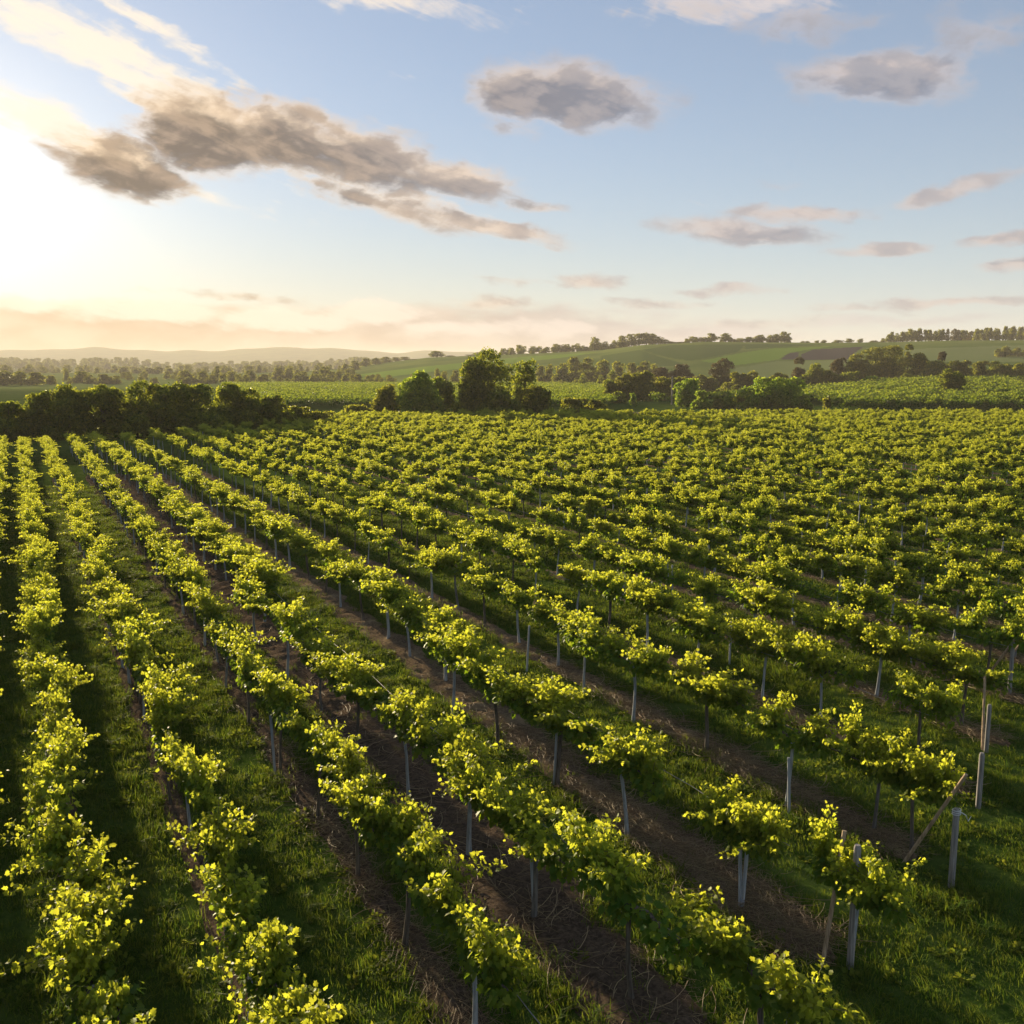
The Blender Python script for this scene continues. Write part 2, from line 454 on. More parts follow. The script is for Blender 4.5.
def height(x, y):
    x = np.asarray(x, float); y = np.asarray(y, float)
    D = x * SP + y * CP; L = x * CP - y * SP
    u = np.where(D > 1, 512 + F * L / np.maximum(D, 1), np.where(L > 0, 1e4, -1e4))
    front = sstep(D, 20, 60)
    z = 3.4 * sstep(u, 760, 930) * sstep(D, 170, 320)
    Dc = np.interp(u, [300, 430, 640, 1024], [1000, 930, 790, 730]); Df = np.interp(u, [300, 430, 640, 1024], [560, 480, 430, 375])
    zc = np.maximum(HC + (HOR - np.interp(u, _cu, _cv)) / F * Dc, 0)
    q = np.clip((D - Df) / (Dc - Df), 0, 1)
    s = 0.45 * q * q * (3 - 2 * q) + 0.55 * np.sin(q * PI / 2) ** 1.3
    fall = 1 - 0.8 * sstep(D, Dc * 1.05, Dc * 2.0)
    base_z = z
    z = base_z + (np.maximum(zc - base_z, 0)) * s * fall
    # low wooded rise on the left, then the ridge on the horizon
    lr = 6 + 5 * np.sin(u / 47.0) + 3 * np.sin(u / 19.0 + 1)
    z = np.maximum(z, (lr + 9) * sstep(D, 1350, 1900) * (1 - sstep(D, 2000, 2500)) * (1 - sstep(u, 330, 480)))
    zm = HC + (HOR - np.interp(u, _mu, _mv)) / F * 4600 + 3 * np.sin(u / 13.0) + 2 * np.sin(u / 7.3)
    z = np.maximum(z, zm * sstep(D, 3300, 4600) * (1 - .7 * sstep(D, 4900, 5700)))
    return z * front

def in_poly(u, v, poly):
    inside = np.zeros(u.shape, bool); n = len(poly)
    for i in range(n):
        x1, y1 = poly[i]; x2, y2 = poly[(i + 1) % n]
        c_ = (y1 > v) != (y2 > v)
        inside ^= c_ & (u < (x2 - x1) * (v - y1) / (y2 - y1 + 1e-12) + x1)
    return inside

a_f = np.arange(-36, 36.001, .13); a_c = np.concatenate([np.arange(36.6, 324, 4.0)])
azs = np.radians(np.concatenate([a_f, a_c])) + PSI
rs = np.concatenate([[0.0], np.geomspace(3, 120, 44), np.geomspace(126, 340, 50)[0:], np.geomspace(345, 1150, 160), np.geomspace(1180, 6200, 60)])
A, RR = np.meshgrid(azs, rs[1:], indexing='ij')
gx, gy = np.sin(A) * RR, np.cos(A) * RR
gz = height(gx, gy)
na, nr = A.shape
verts = np.stack([gx, gy, gz], -1).reshape(-1, 3)
i = np.arange(na)[:, None]; k = np.arange(nr - 1)[None]; i2 = (i + 1) % na
tf = np.stack([i * nr + k, i * nr + k + 1, i2 * nr + k + 1, i2 * nr + k], -1).reshape(-1, 4)
ctr = len(verts)
verts = np.vstack([verts, [[0, 0, 0]]])
cf = np.stack([np.full(na, ctr), np.arange(na) * nr, ((np.arange(na) + 1) % na) * nr], -1)
pu, pv, pd = project(verts[:, 0], verts[:, 1], verts[:, 2])
Dp = verts[:, 0] * SP + verts[:, 1] * CP
onhill = (Dp > 330) & (Dp < 1150)
pasture_a = sstep(Dp, 330, 420)
polys = {
    'plough': [[(800, 354.5), (814, 349.5), (864, 346.5), (856, 352), (848, 359.5), (803, 360)], [(781, 359.5), (788, 353.5), (799, 352), (798.5, 359)]],
    'crop': [[(700, 361), (740, 353), (770, 348.5), (835, 346), (812, 349), (790, 352.5), (779, 359.5), (730, 366)], [(430, 366), (520, 357), (600, 352), (560, 358), (430, 372), (350, 381), (345, 376)]],
    'pale': [[(735, 368), (778, 361), (850, 360), (848, 374), (735, 382)], [(905, 349), (1030, 345), (1030, 362), (905, 362)]],
    'deep': [[(642, 350), (670, 345), (745, 344.5), (738, 352), (690, 361), (665, 357)], [(744, 344), (830, 344.5), (770, 347.5), (744, 349)], [(600, 356), (640, 350), (670, 360), (690, 366), (600, 368)]],
}
attrs = {'pasture': pasture_a}
for key, pl in polys.items():
    mval = np.zeros(len(verts))
    for q in pl: mval = np.maximum(mval, (in_poly(pu, pv, q) & onhill).astype(float))
    attrs[key] = mval
dry = ((Dp > 158) & (Dp < 174)).astype(float) * sstep(pu, 520, 560) * (0.55 + .45 * np.sin(pu / 23.0))
dry = np.maximum(dry, ((Dp > 405) & (Dp < 425)).astype(float) * sstep(pu, 520, 600) * .5)
attrs['dry'] = np.clip(dry, 0, 1)
g = link('ground', fast_mesh('ground', verts, [cf, tf], [M_ground], True, attrs))
tag(g, 'grassy ground of the vineyard running out to far green hills', 'ground', kind='structure')

# ------------------------------------------------------------------ scatter for uncountable cover
def scatter(name, pts, rot, scl, idx, variants):
    me = bpy.data.meshes.new(name)
    pts = np.asarray(pts, np.float32)
    me.vertices.add(len(pts)); me.vertices.foreach_set('co', pts.ravel())
    a = me.attributes.new('rot', 'FLOAT_VECTOR', 'POINT'); a.data.foreach_set('vector', np.asarray(rot, np.float32).ravel())
    a = me.attributes.new('scl', 'FLOAT_VECTOR', 'POINT'); a.data.foreach_set('vector', np.asarray(scl, np.float32).ravel())
    a = me.attributes.new('idx', 'INT', 'POINT'); a.data.foreach_set('value', np.asarray(idx, np.int32))
    ob = link(name, me)
    ng = bpy.data.node_groups.new(name, 'GeometryNodeTree')
    ng.interface.new_socket('Geometry', in_out='INPUT', socket_type='NodeSocketGeometry')
    ng.interface.new_socket('Geometry', in_out='OUTPUT', socket_type='NodeSocketGeometry')
    n = ng.nodes; l = ng.links
    gi = n.new('NodeGroupInput'); go = n.new('NodeGroupOutput')
    iop = n.new('GeometryNodeInstanceOnPoints')
    l.new(gi.outputs[0], iop.inputs['Points'])
    join = n.new('GeometryNodeJoinGeometry')
    srcs = []
    for m_ in variants:
        src = bpy.data.objects.new(m_.name + '_source', m_)
        srcs.append(src)
    for src in reversed(srcs):
        oi = n.new('GeometryNodeObjectInfo'); oi.inputs['Object'].default_value = src
        oi.inputs['As Instance'].default_value = True
        l.new(oi.outputs['Geometry'], join.inputs[0])
    l.new(join.outputs[0], iop.inputs['Instance'])
    iop.inputs['Pick Instance'].default_value = True
    def na(nm, ty):
        q = n.new('GeometryNodeInputNamedAttribute'); q.data_type = ty; q.inputs['Name'].default_value = nm
        return q.outputs['Attribute']
    l.new(na('idx', 'INT'), iop.inputs['Instance Index'])
    e = n.new('FunctionNodeEulerToRotation'); l.new(na('rot', 'FLOAT_VECTOR'), e.inputs[0])
    l.new(e.outputs[0], iop.inputs['Rotation'])
    l.new(na('scl', 'FLOAT_VECTOR'), iop.inputs['Scale'])
    l.new(iop.outputs[0], go.inputs[0])
    md = ob.modifiers.new('scatter', 'NODES'); md.node_group = ng
    return ob

# ------------------------------------------------------------------ vine rows: where they run
HX = HC * CP
slopes = [-.20, .035, .295, .62, .93, 1.32, 1.78, 2.19]
ROW_X = [s_ * HX for s_ in slopes]
while ROW_X[-1] < 136: ROW_X.append(ROW_X[-1] + 2.75 + random.uniform(-.08, .08))
def near_end(x): return 9.0 + .42 * (x - 8.9)
def far_end(x):
    lo, hi = 5.0, 200.0
    # far edge of the field on plan, by column
    for y in np.arange(20, 190, .5):
        D = x * SP + y * CP; L = x * CP - y * SP
        u = 512 + F * L / D
        if D > np.interp(u, [-100, 0, 120, 270, 340, 600, 1100], [80, 84, 92, 112, 138, 143, 146]): return y
    return 190.0
MEAS = {3: [(405, 948), (357, 878), (318, 820), (280, 772), (250, 726), (226, 690)],
        4: [(632, 1003), (533, 918), (469, 856), (410, 796), (357, 750), (322, 711), (287, 678), (256, 645)],
        5: [(741, 908), (627, 836), (557, 786), (498, 748), (452, 715)],
        6: [(873, 833), (787, 806), (705, 752), (634, 722), (585, 694)]}
vines = []        # row, x, y
for r_, x in enumerate(ROW_X):
    y0 = near_end(x); ys = []
    if r_ in MEAS:
        for (u, v) in MEAS[r_]:
            gq = ground(u, v); ys.append((gq.x, gq.y))
        if r_ in (5, 6):
            e_ = ground(850, 965) if r_ == 5 else ground(912, 856); ys.insert(0, (e_.x, e_.y))
        if r_ in (3, 4):
            y = ys[0][1] - 2.0
            while y > max(y0, 4.0): ys.insert(0, (x, y)); y -= 2.1
        if r_ == 4:
            e_ = ground(762, 1082); ys = [q_ for q_ in ys if q_[1] > e_.y + 1.2]; ys.insert(0, (e_.x, e_.y))
        y = ys[-1][1] + 2.15
    else:
        y = y0 + .4 if r_ > 4 else max(y0, 5.0)
    fe = far_end(x)
    while y < fe:
        ys.append((x + random.uniform(-.10, .10), y + random.uniform(-.22, .22))); y += 2.12 if r_ > 3 else 1.95 if r_ == 3 else 1.5
    vines += [(r_, a, b) for q_, (a, b) in enumerate(ys) if not (r_ > 5 and q_ > 3 and random.random() < .05)]

# ------------------------------------------------------------------ vine meshes
TRUNK_H = 1.17
def vine_trunk(seed, pale):
    rr = random.Random(seed); gq = Geo()
    lx, ly = rr.uniform(-.10, .10), rr.uniform(-.16, .16)
    pts = []; n = 9
    ph = rr.uniform(0, 6)
    for i_ in range(n):
        t_ = i_ / (n - 1)
        pts.append((lx * t_ * (1 - .2 * t_) + .014 * math.sin(5 * t_ + ph), ly * t_ + .02 * math.sin(4 * t_ + ph * 2), TRUNK_H * t_ - .06 * (1 - t_)))
    rad = [.052, .043, .037, .034, .032, .031, .032, .035, .040]
    gq.tube(pts, np.array(rad) * rr.uniform(.85, 1.15), 9)
    return gq.mesh('vine_trunk', [M_trunk]), (lx * .8, ly, TRUNK_H)

def vine_tops(seed, top, half, dens=1.0, lush=1.0):
    """cordon arms, green shoots and leaves"""
    rr = random.Random(seed); nr_ = np.random.default_rng(seed)
    gq = Geo(); sh = Geo()
    heads = [top]
    for sgn in (-1, 1):
        L = half * rr.uniform(.75, 1.05); pts = []
        sag = rr.uniform(-.06, .10); side = rr.uniform(-.10, .10)
        for i_ in range(8):
            t_ = i_ / 7
            pts.append((top[0] + side * t_ + .02 * math.sin(9 * t_ + seed), top[1] + sgn * L * t_, top[2] - .02 + .10 * math.sin(min(t_ * 3, 1.57)) - sag * t_ * t_ + .012 * math.sin(14 * t_ + seed)))
        gq.tube(pts, np.linspace(.030, .011, 8) * rr.uniform(.9, 1.2), 7)
        heads += [tuple(p_) for p_ in pts[1:]]
    C, A_, N_, Z_, T_ = [], [], [], [], []
    # shoots come in bunches, which makes the tufts and the gaps between them
    nb = int(6 * lush + rr.random())
    for b_ in range(nb):
        h0 = np.array(heads[rr.randrange(len(heads))]) + np.array([rr.uniform(-.05, .05), rr.uniform(-.09, .09), 0])
        bdir = rr.uniform(0, 2 * PI); blean = rr.uniform(.05, .72); bl = rr.uniform(.34, .70)
        for s_ in range(rr.randint(3, 5)):
            az_ = bdir + rr.gauss(0, .55); lean = max(0, blean + rr.gauss(0, .25)); L = bl * rr.uniform(.75, 1.2)
            out = np.array([math.cos(az_) * 1.0, math.sin(az_), 0])
            droop = rr.uniform(.25, .75) * (0.4 + lean)
            m = 9; ts = np.linspace(0, 1, m)
            pts = h0 + L * (ts[:, None] * (out * lean + np.array([0, 0, 1.0 - .35 * lean])) + (ts ** 2.2)[:, None] * (out * .35 - np.array([0, 0, droop * .55])))
            pts += nr_.normal(0, .006, pts.shape)
            sh.tube(pts[::2], np.linspace(.0075, .003, 5), 4, cap=False)
            nl = int(L * 100 * dens)
            for q in range(nl):
                t_ = min(1.0, (q + .6) / nl * 1.04)
                f_ = t_ * (m - 1); i0 = min(int(f_), m - 2); c0 = pts[i0] + (pts[i0 + 1] - pts[i0]) * (f_ - i0)
                d = norm(pts[i0 + 1] - pts[i0])
                side_a = q * 2.4 + rr.uniform(-.5, .5)
                perp = np.array([math.cos(side_a), math.sin(side_a), rr.uniform(-.1, .35)])
                pet = rr.uniform(.012, .125) * (1.1 - .25 * t_)
                size = rr.uniform(.050, .096) * (1.12 - .40 * t_ ** 2)
                C.append(c0 + norm(perp) * pet)
                A_.append(.7 * perp + .3 * d + np.array([0, 0, -.62 + .7 * (t_ > .85)]) + nr_.normal(0, .3, 3))
                N_.append(np.array([0, 0, .55]) + .55 * perp + .35 * out + nr_.normal(0, .5, 3))
                Z_.append(size)
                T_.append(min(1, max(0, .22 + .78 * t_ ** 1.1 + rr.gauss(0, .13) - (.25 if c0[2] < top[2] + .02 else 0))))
    # older leaves low round the arms
    for q in range(int(260 * dens * lush)):
        h0 = np.array(heads[rr.randrange(len(heads))])
        o_ = np.clip(nr_.normal(0, 1, 3), -1.6, 1.6) * np.array([.13, .15, .075])
        C.append(h0 + o_ + np.array([0, 0, -.02])); dd = o_ + np.array([0, 0, -.12])
        A_.append(dd + nr_.normal(0, .08, 3)); N_.append(np.array([0, 0, .7]) + norm(o_) * .8 + nr_.normal(0, .3, 3))
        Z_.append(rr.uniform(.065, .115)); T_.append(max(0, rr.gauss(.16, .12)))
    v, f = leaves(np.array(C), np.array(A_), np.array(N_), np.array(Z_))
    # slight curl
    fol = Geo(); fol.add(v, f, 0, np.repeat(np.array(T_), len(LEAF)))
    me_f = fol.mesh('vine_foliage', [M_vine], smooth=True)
    gq_m = gq.mesh('vine_cordon', [M_cordon]); sh_m = sh.mesh('vine_shoots', [M_shoot])
    return gq_m, sh_m, me_f

def join_meshes(name, parts):
    vs, fs, mi, ti, mats, off = [], {3: [], 4: []}, {3: [], 4: []}, [], [], 0
    for me in parts:
        n = len(me.vertices); co = np.empty(n * 3, np.float32); me.vertices.foreach_get('co', co); vs.append(co.reshape(-1, 3))
        tt = np.empty(n, np.float32); me.attributes['tint'].data.foreach_get('value', tt); ti.append(tt)
        for m_ in me.materials:
            if m_ not in mats: mats.append(m_)
        mmap = np.array([mats.index(m_) for m_ in me.materials]); pmi = np.empty(len(me.polygons), np.int32); me.polygons.foreach_get('material_index', pmi)
        lt = np.empty(len(me.polygons), np.int32); me.polygons.foreach_get('loop_total', lt)
        ls = np.empty(len(me.polygons), np.int32); me.polygons.foreach_get('loop_start', ls)
        lv = np.empty(len(me.loops), np.int32); me.loops.foreach_get('vertex_index', lv)
        for q in (3, 4):
            s_ = ls[lt == q]
            if len(s_): fs[q].append(lv[s_[:, None] + np.arange(q)[None]] + off); mi[q].append(mmap[pmi[lt == q]])
        off += n
    fl = [np.vstack(fs[q]) for q in (3, 4) if fs[q]]; ml = np.concatenate([np.concatenate(mi[q]) for q in (3, 4) if mi[q]])
    return fast_mesh(name, np.vstack(vs), fl, mats, True, {'tint': np.concatenate(ti)}, ml)

NV = 14
VAR = []
for k_ in range(NV):
    tr, top = vine_trunk(100 + k_, k_ % 2)
    lush = [1.0, .8, 1.25, .95, 1.1, .7, 1.35, 1.0, .9, 1.2, 1.05, .85, 1.15, .75][k_]
    co_, sh_, fo_ = vine_tops(300 + k_, top, .98, 1.0, lush * 1.5)
    VAR.append(dict(trunk=tr, cordon=co_, fol=(sh_, fo_), lush=lush))
for d in VAR: d['fol'] = join_meshes('vine_canopy', list(d['fol']))
VJ = [join_meshes('vine_whole', [d['trunk'], d['cordon'], d['fol']]) for d in VAR]

# ------------------------------------------------------------------ the vines
_ord = ['first', 'second', 'third', 'fourth', 'fifth', 'sixth', 'seventh', 'eighth', 'ninth', 'tenth', 'eleventh', 'twelfth', 'thirteenth', 'fourteenth', 'fifteenth', 'sixteenth', 'seventeenth', 'eighteenth', 'nineteenth']
def ordinal(n):
    if n <= 19: return _ord[n - 1]
    tens = ['twenty', 'thirty', 'forty', 'fifty', 'sixty', 'seventy', 'eighty', 'ninety'][n // 10 - 2]
    return tens.replace('ty', 'tieth') if n % 10 == 0 else tens + '-' + _ord[n % 10 - 1]

va = np.array([(a, b) for _, a, b in vines]); vr = np.array([r_ for r_, _, _ in vines])
uu, vv, dd = project(va[:, 0], va[:, 1], np.full(len(va), 1.4))
inframe = (dd > 2) & (uu > -22) & (uu < 1046) & (vv < 1050)
order = np.argsort(np.where(inframe, dd, 1e9))
single = set(order[:300].tolist())
rank = {}
seen = {}
for i_ in np.argsort(va[:, 1]):
    if inframe[i_]:
        seen[vr[i_]] = seen.get(vr[i_], 0) + 1; rank[i_] = seen[vr[i_]]
near_rank_max = {}
first_copy = {}
rest = []
for i_, (r_, x, y) in enumerate(vines):
    k_ = (i_ * 5 + r_ * 3 + random.randrange(4)) % NV
    rz = (PI if random.random() < .5 else 0) + random.uniform(-.12, .12)
    sc = random.uniform(.94, 1.1); sz = random.uniform(.94, 1.12)
    if r_ <= 5: sc *= 1.10
    if r_ > 5: sc *= random.uniform(.80, .98)
    if r_ > 4 and random.random() < .10: sc *= .72; sz *= .88
    sx = sc * (random.uniform(.60, .80) if r_ <= 3 else random.uniform(.78, .98) if r_ <= 5 else random.uniform(.88, 1.12))
    if r_ in (5, 6) and y < near_end(x) + .9: k_ = 6; sc, sx, sz = .72, .85, (.93 if r_ == 5 else 1.0)
    if i_ in single:
        root = bpy.data.objects.new('grapevine', None); COL.objects.link(root); root.empty_display_size = .3
        root.location = (x, y, 0); root.rotation_euler = (0, 0, rz); root.scale = (sx, sc, sz)
        lush = VAR[k_]['lush']
        desc = 'sparse' if lush < .82 else 'bushy' if lush > 1.12 else 'leafy'
        size = 'tall ' if sz > 1.07 else 'low ' if sz < .97 else ''
        tag(root, f'{size}{desc} backlit grapevine, {ordinal(rank[i_])} from near end in {ordinal(r_ + 1)} row from left', 'grapevine', 'grapevines in the near rows')
        if k_ not in first_copy:
            kids = []
            tr = link('trunk', VAR[k_]['trunk'], root); co_ = link('cordon', VAR[k_]['cordon'], root)
            fo_ = link('canopy', VAR[k_]['fol'], root)
            first_copy[k_] = (tr, co_, fo_)
        else:
            for src in first_copy[k_]:
                c_ = src.copy(); COL.objects.link(c_); c_.parent = root
    else:
        rest.append((x, y, rz, sx, sc, sz, k_))
q = np.array(rest)
vo = scatter('vine_rows', np.c_[q[:, 0], q[:, 1], np.zeros(len(q))], np.c_[np.zeros(len(q)), np.zeros(len(q)), q[:, 2]], q[:, 3:6], q[:, 6].astype(int), VJ)
tag(vo, 'farther vine rows merging into one yellow green mass', 'vines', kind='stuff')

# ------------------------------------------------------------------ soil strips under the rows
def wav(seed):
    r0 = random.Random(seed); ph = [r0.uniform(0, 6.28) for _ in range(6)]
    return lambda y: .5 * (math.sin(y * .9 + ph[0]) * .4 + math.sin(y * 2.1 + ph[1]) * .35 + math.sin(y * 4.7 + ph[2]) * .25 + math.sin(y * 9.1 + ph[3]) * .18)
strips = {}
for r_, x in enumerate(ROW_X[:26]):
    wid = {0: .16, 1: .18, 2: .18, 3: .24, 4: .70, 5: .48, 6: .34, 7: .28}.get(r_, .24)
    cen = {4: -.12, 5: 0}.get(r_, 0)
    w1, w2 = wav(r_ * 7 + 1), wav(r_ * 7 + 2)
    y0 = near_end(x) - .9; y1 = min(far_end(x), 75)
    if r_ < 4: y0 = max(y0, 4)
    strips[r_] = (x + cen, wid, w1, w2, y0, y1)
    ny = int((y1 - y0) / .14); nx = 11
    ys = np.linspace(y0, y1, ny)
    taper = np.minimum(1, np.minimum((ys - y0) / 1.2 + .05, (y1 - ys) / 1.2 + .05)) ** .5
    lo = np.array([-(wid + w1(y) * wid * .7) for y in ys]) * taper; hi = np.array([(wid + w2(y) * wid * .7) for y in ys]) * taper
    t_ = np.linspace(0, 1, nx)
    X = x + cen + lo[:, None] * (1 - t_) + hi[:, None] * t_
    Y = np.repeat(ys[:, None], nx, 1)
    nz = rng.normal(0, 1, (ny, nx)); nz = nz + np.roll(nz, 1, 0) + np.roll(nz, 1, 1)
    Z = .006 + (np.clip(.05 + nz * .016, .005, .13)) * np.sin(t_ * PI)[None] ** .7
    iy = np.arange(ny - 1)[:, None] * nx; ix = np.arange(nx - 1)[None]
    f = np.stack([iy + ix, iy + ix + 1, iy + nx + ix + 1, iy + nx + ix], -1).reshape(-1, 4)
    so = link('soil_strip', fast_mesh('soil_strip', np.stack([X, Y, Z], -1).reshape(-1, 3), f, [M_dry if r_ >= 5 else M_soil], True))
    tag(so, f'bare crumbly soil strip under the {ordinal(r_ + 1)} vine row from the left', 'soil', kind='structure')

def in_strip(X, Y, grow=0.0):
    res = np.zeros(len(X), bool)
    for r_, (cx, wid, w1, w2, y0, y1) in strips.items():
        m = (np.abs(X - cx) < wid * 1.8) & (Y > y0) & (Y < y1)
        idx = np.where(m)[0]
        for j in idx:
            dx = X[j] - cx
            lim = wid + (w2(Y[j]) if dx > 0 else w1(Y[j])) * wid * .7
            if abs(dx) < lim * .82 + grow: res[j] = True
    return res

# ------------------------------------------------------------------ grass
def tuft(seed, n, h, spread, width, bend, lo=.0):
    r0 = np.random.default_rng(seed)
    V, Fc, T = [], [], []
    for q in range(n):
        b = r0.normal(0, spread, 2); a = r0.uniform(0, 2 * PI); hh = h * r0.uniform(.5, 1.15); bd = bend * r0.uniform(.3, 1.3) * hh
        d = np.array([math.cos(a), math.sin(a), 0]); s_ = np.array([-d[1], d[0], 0]) * width * r0.uniform(.7, 1.3)
        p0 = np.array([b[0], b[1], -.01]); p1 = p0 + d * bd * .3 + np.array([0, 0, hh * .55]); p2 = p0 + d * bd + np.array([0, 0, hh * (1 - .25 * bend)])
        k0 = len(V); V += [p0 - s_, p0 + s_, p1 - s_ * .8, p1 + s_ * .8, p2]
        Fc += [(k0, k0 + 1, k0 + 3), (k0, k0 + 3, k0 + 2), (k0 + 2, k0 + 3, k0 + 4)]
        tv = r0.uniform(0, .6); T += [tv * .4, tv * .4, tv, tv, min(1, tv + .35)]
    return fast_mesh('grass_tuft', np.array(V), np.array(Fc), [M_grass], False, {'tint': np.array(T)})
TUFTS = [tuft(1, 34, .15, .085, .0045, .6), tuft(2, 40, .11, .10, .005, .8), tuft(3, 30, .22, .075, .0045, .9), tuft(4, 46, .08, .12, .006, .7), tuft(5, 26, .28, .07, .0055, 1.1)]
# a few broad-leaved weeds among the grass
def weed(seed):
    r0 = np.random.default_rng(seed); n = 26
    az_ = r0.uniform(0, 2 * PI, n); d = np.stack([np.cos(az_), np.sin(az_), r0.uniform(.2, .9, n)], -1)
    c_ = d * r0.uniform(.01, .12, (n, 1)) * np.array([1, 1, .9])
    v, f = leaves(c_, d + r0.normal(0, .2, (n, 3)), np.array([[0, 0, 1.]]) + r0.normal(0, .3, (n, 3)), r0.uniform(.04, .085, n))
    return fast_mesh('weed', v, f, [M_grass], True, {'tint': np.repeat(r0.uniform(.3, 1., n), len(LEAF))})
TUFTS += [weed(11), weed(12)]

def cover(name, dens_near, n_try, dmax, seed):
    r0 = np.random.default_rng(seed)
    D = np.sqrt(r0.uniform(8.5 ** 2, dmax ** 2, n_try)); u = r0.uniform(-60, 1084, n_try)
    L = (u - 512) / F * D
    X = D * SP + L * CP; Y = D * CP - L * SP
    keep = r0.random(n_try) < np.clip((22.0 / D) ** 1.1, 0, 1)
    nz = np.sin(X * 1.3 + 2 * np.sin(Y * .7)) * np.sin(Y * 1.1 + 1.7 * np.sin(X * .9)) * .5 + .5
    keep &= r0.random(n_try) < .45 + .55 * nz
    X, Y, D, nz = X[keep], Y[keep], D[keep], nz[keep]
    ms = ~in_strip(X, Y)
    ms |= r0.random(len(X)) < .03
    return X[ms], Y[ms], D[ms], nz[ms]
X, Y, D, nz = cover('grass', 1, 115000, 62, 5)
r0 = np.random.default_rng(8); n = len(X)
idx = r0.choice(7, n, p=[.26, .26, .12, .24, .05, .04, .03])
sc = r0.uniform(.62, 1.08, n) * (.8 + .45 * nz) * np.clip(D / 22, 1, 1.8)
go_ = scatter('grass', np.c_[X, Y, np.zeros(n)], np.c_[r0.normal(0, .12, n), r0.normal(0, .12, n), r0.uniform(0, 6.28, n)], np.c_[sc, sc, sc * r0.uniform(.8, 1.2, n) / np.clip(D / 22, 1, 1.5)], idx, TUFTS)
tag(go_, 'rough green grass growing in the lanes between vine rows', 'grass', kind='stuff')

# dry prunings and straw on the bare strips
def twigs(seed, n, L, rad, curl, flat=.04):
    r0 = random.Random(seed); gq = Geo()
    for q in range(n):
        a = r0.uniform(0, 2 * PI); l_ = L * r0.uniform(.4, 1.2); c0 = np.array([r0.gauss(0, .16), r0.gauss(0, .16), .012 + abs(r0.gauss(0, flat))])
        pts = [c0]; k_ = r0.uniform(-curl, curl); zz = r0.uniform(-.1, .3)
        for s_ in range(5):
            a += k_; pts.append(np.maximum(pts[-1] + np.array([math.cos(a), math.sin(a), zz * r0.uniform(-.3, 1)]) * l_ / 5, [-9, -9, .008]))
        gq.tube(pts, np.linspace(rad, rad * .5, 6), 4, cap=False)
        gq.a[-1] = np.full(len(gq.v[-1]), r0.random())
    return gq.mesh('straw', [M_straw], False)
TW = [twigs(1, 30, .26, .0026, .14), twigs(2, 38, .18, .0022, .2), twigs(3, 4, .45, .005, .16, .02), twigs(4, 3, .6, .006, .2, .02)]
pp, ix = [], []
r0 = random.Random(21)
for r_ in range(3, 12):
    cx, wid, w1, w2, y0, y1 = strips[r_]
    n = {4: 160, 5: 420, 6: 380, 7: 260}.get(r_, 150)
    for q in range(n):
        y = y0 + .3 + (abs(r0.gauss(0, 1)) * (5 if r_ > 4 else 9)) * 1.0
        if y > 40: continue
        pp.append((cx + r0.uniform(-1, 1) * wid * .95, y, .03)); ix.append(r0.choice([0, 1, 0, 1, 2, 3] if r_ != 4 else [2, 3, 2, 1, 3]))
pp = np.array(pp); n = len(pp)
st = scatter('straw', pp, np.c_[np.zeros(n), np.zeros(n), rng.uniform(0, 6.28, n)], np.repeat(rng.uniform(.7, 1.3, (n, 1)), 3, 1), ix, TW)
tag(st, 'dry straw and pruned twigs lying on the soil strips', 'straw', kind='stuff')

# ------------------------------------------------------------------ end posts, stakes and wires
def end_post(x, y, h, rad, label, brace=None, wrap=False, lean=(0, 0)):
    root = bpy.data.objects.new('end_post', None); COL.objects.link(root); root.location = (x, y, 0)
    tag(root, label, 'post', 'wooden posts at the row ends')
    gq = Geo(); zs = np.array([-.1, .02, .3, .7, 1.1, h - .05, h]); zs = np.unique(np.clip(zs, -.1, h))
    gq.tube(np.c_[lean[0] * zs, lean[1] * zs, zs], np.r_[np.full(len(zs) - 1, rad), rad * .72], 12)
    link('shaft', gq.mesh('post_shaft', [M_post]), root)
    if brace:
        b0, b1, br = brace
        gq = Geo(); ts = np.linspace(0, 1, 6)[:, None]
        gq.tube(np.array(b0) * (1 - ts) + np.array(b1) * ts, br, 9)
        link('brace', gq.mesh('post_brace', [M_brace]), root)
    if wrap:
        gq = Geo(); th = np.linspace(0, 3 * 2 * PI, 40)
        gq.tube(np.c_[(rad + .012) * np.cos(th), (rad + .012) * np.sin(th), h - .10 + .03 * th / 6.28], .007, 5)
        gq.tube([(rad, 0, h - .05), (rad + .10, -.05, h - .12), (rad + .2, -.02, h - .25), (rad + .32, .02, h - .22)], [.008, .008, .006, .004], 5)
        link('wrap', gq.mesh('post_wrap', [M_tie]), root)
    return root
def gp(u, v): q_ = ground(u, v); return q_.x, q_.y
px_, py_ = gp(787, 1106); end_post(px_, py_, 1.52, .05, 'weathered grey post top at the bottom edge, nearest of the row-end posts')
px_, py_ = gp(850, 968); end_post(px_, py_, 1.66, .046, 'round-topped grey post rising through the bushy vine beside a leaning brown stake', ((-.28, .20, -.02), (.10, .30, 1.72), .028), lean=(.03, .02))
px_, py_ = gp(951, 887); end_post(px_, py_, 1.24, .046, 'bare grey post beside a long leaning brown stake, white wrap on top', ((-.10, .80, -.02), (.02, -.10, 1.80), .027), True)
px_, py_ = gp(978, 808); end_post(px_, py_, 1.02, .045, 'short pale grey post standing in soil just above the crossed post', None, False)
px_, py_ = gp(986, 752); end_post(px_, py_, 1.0, .042, 'post with slanting pole beside it near the right edge', ((.02, .1, -.02), (.50, .50, 1.36), .026), False)
for k_ in range(9, 14):
    x = ROW_X[k_]; y = near_end(x)
    end_post(x, y - .1, 1.35, .045, f'grey wooden post closing the near end of {ordinal(k_ + 1)} row from left', ((0, .8, 0), (0, -.05, 1.45), .026))

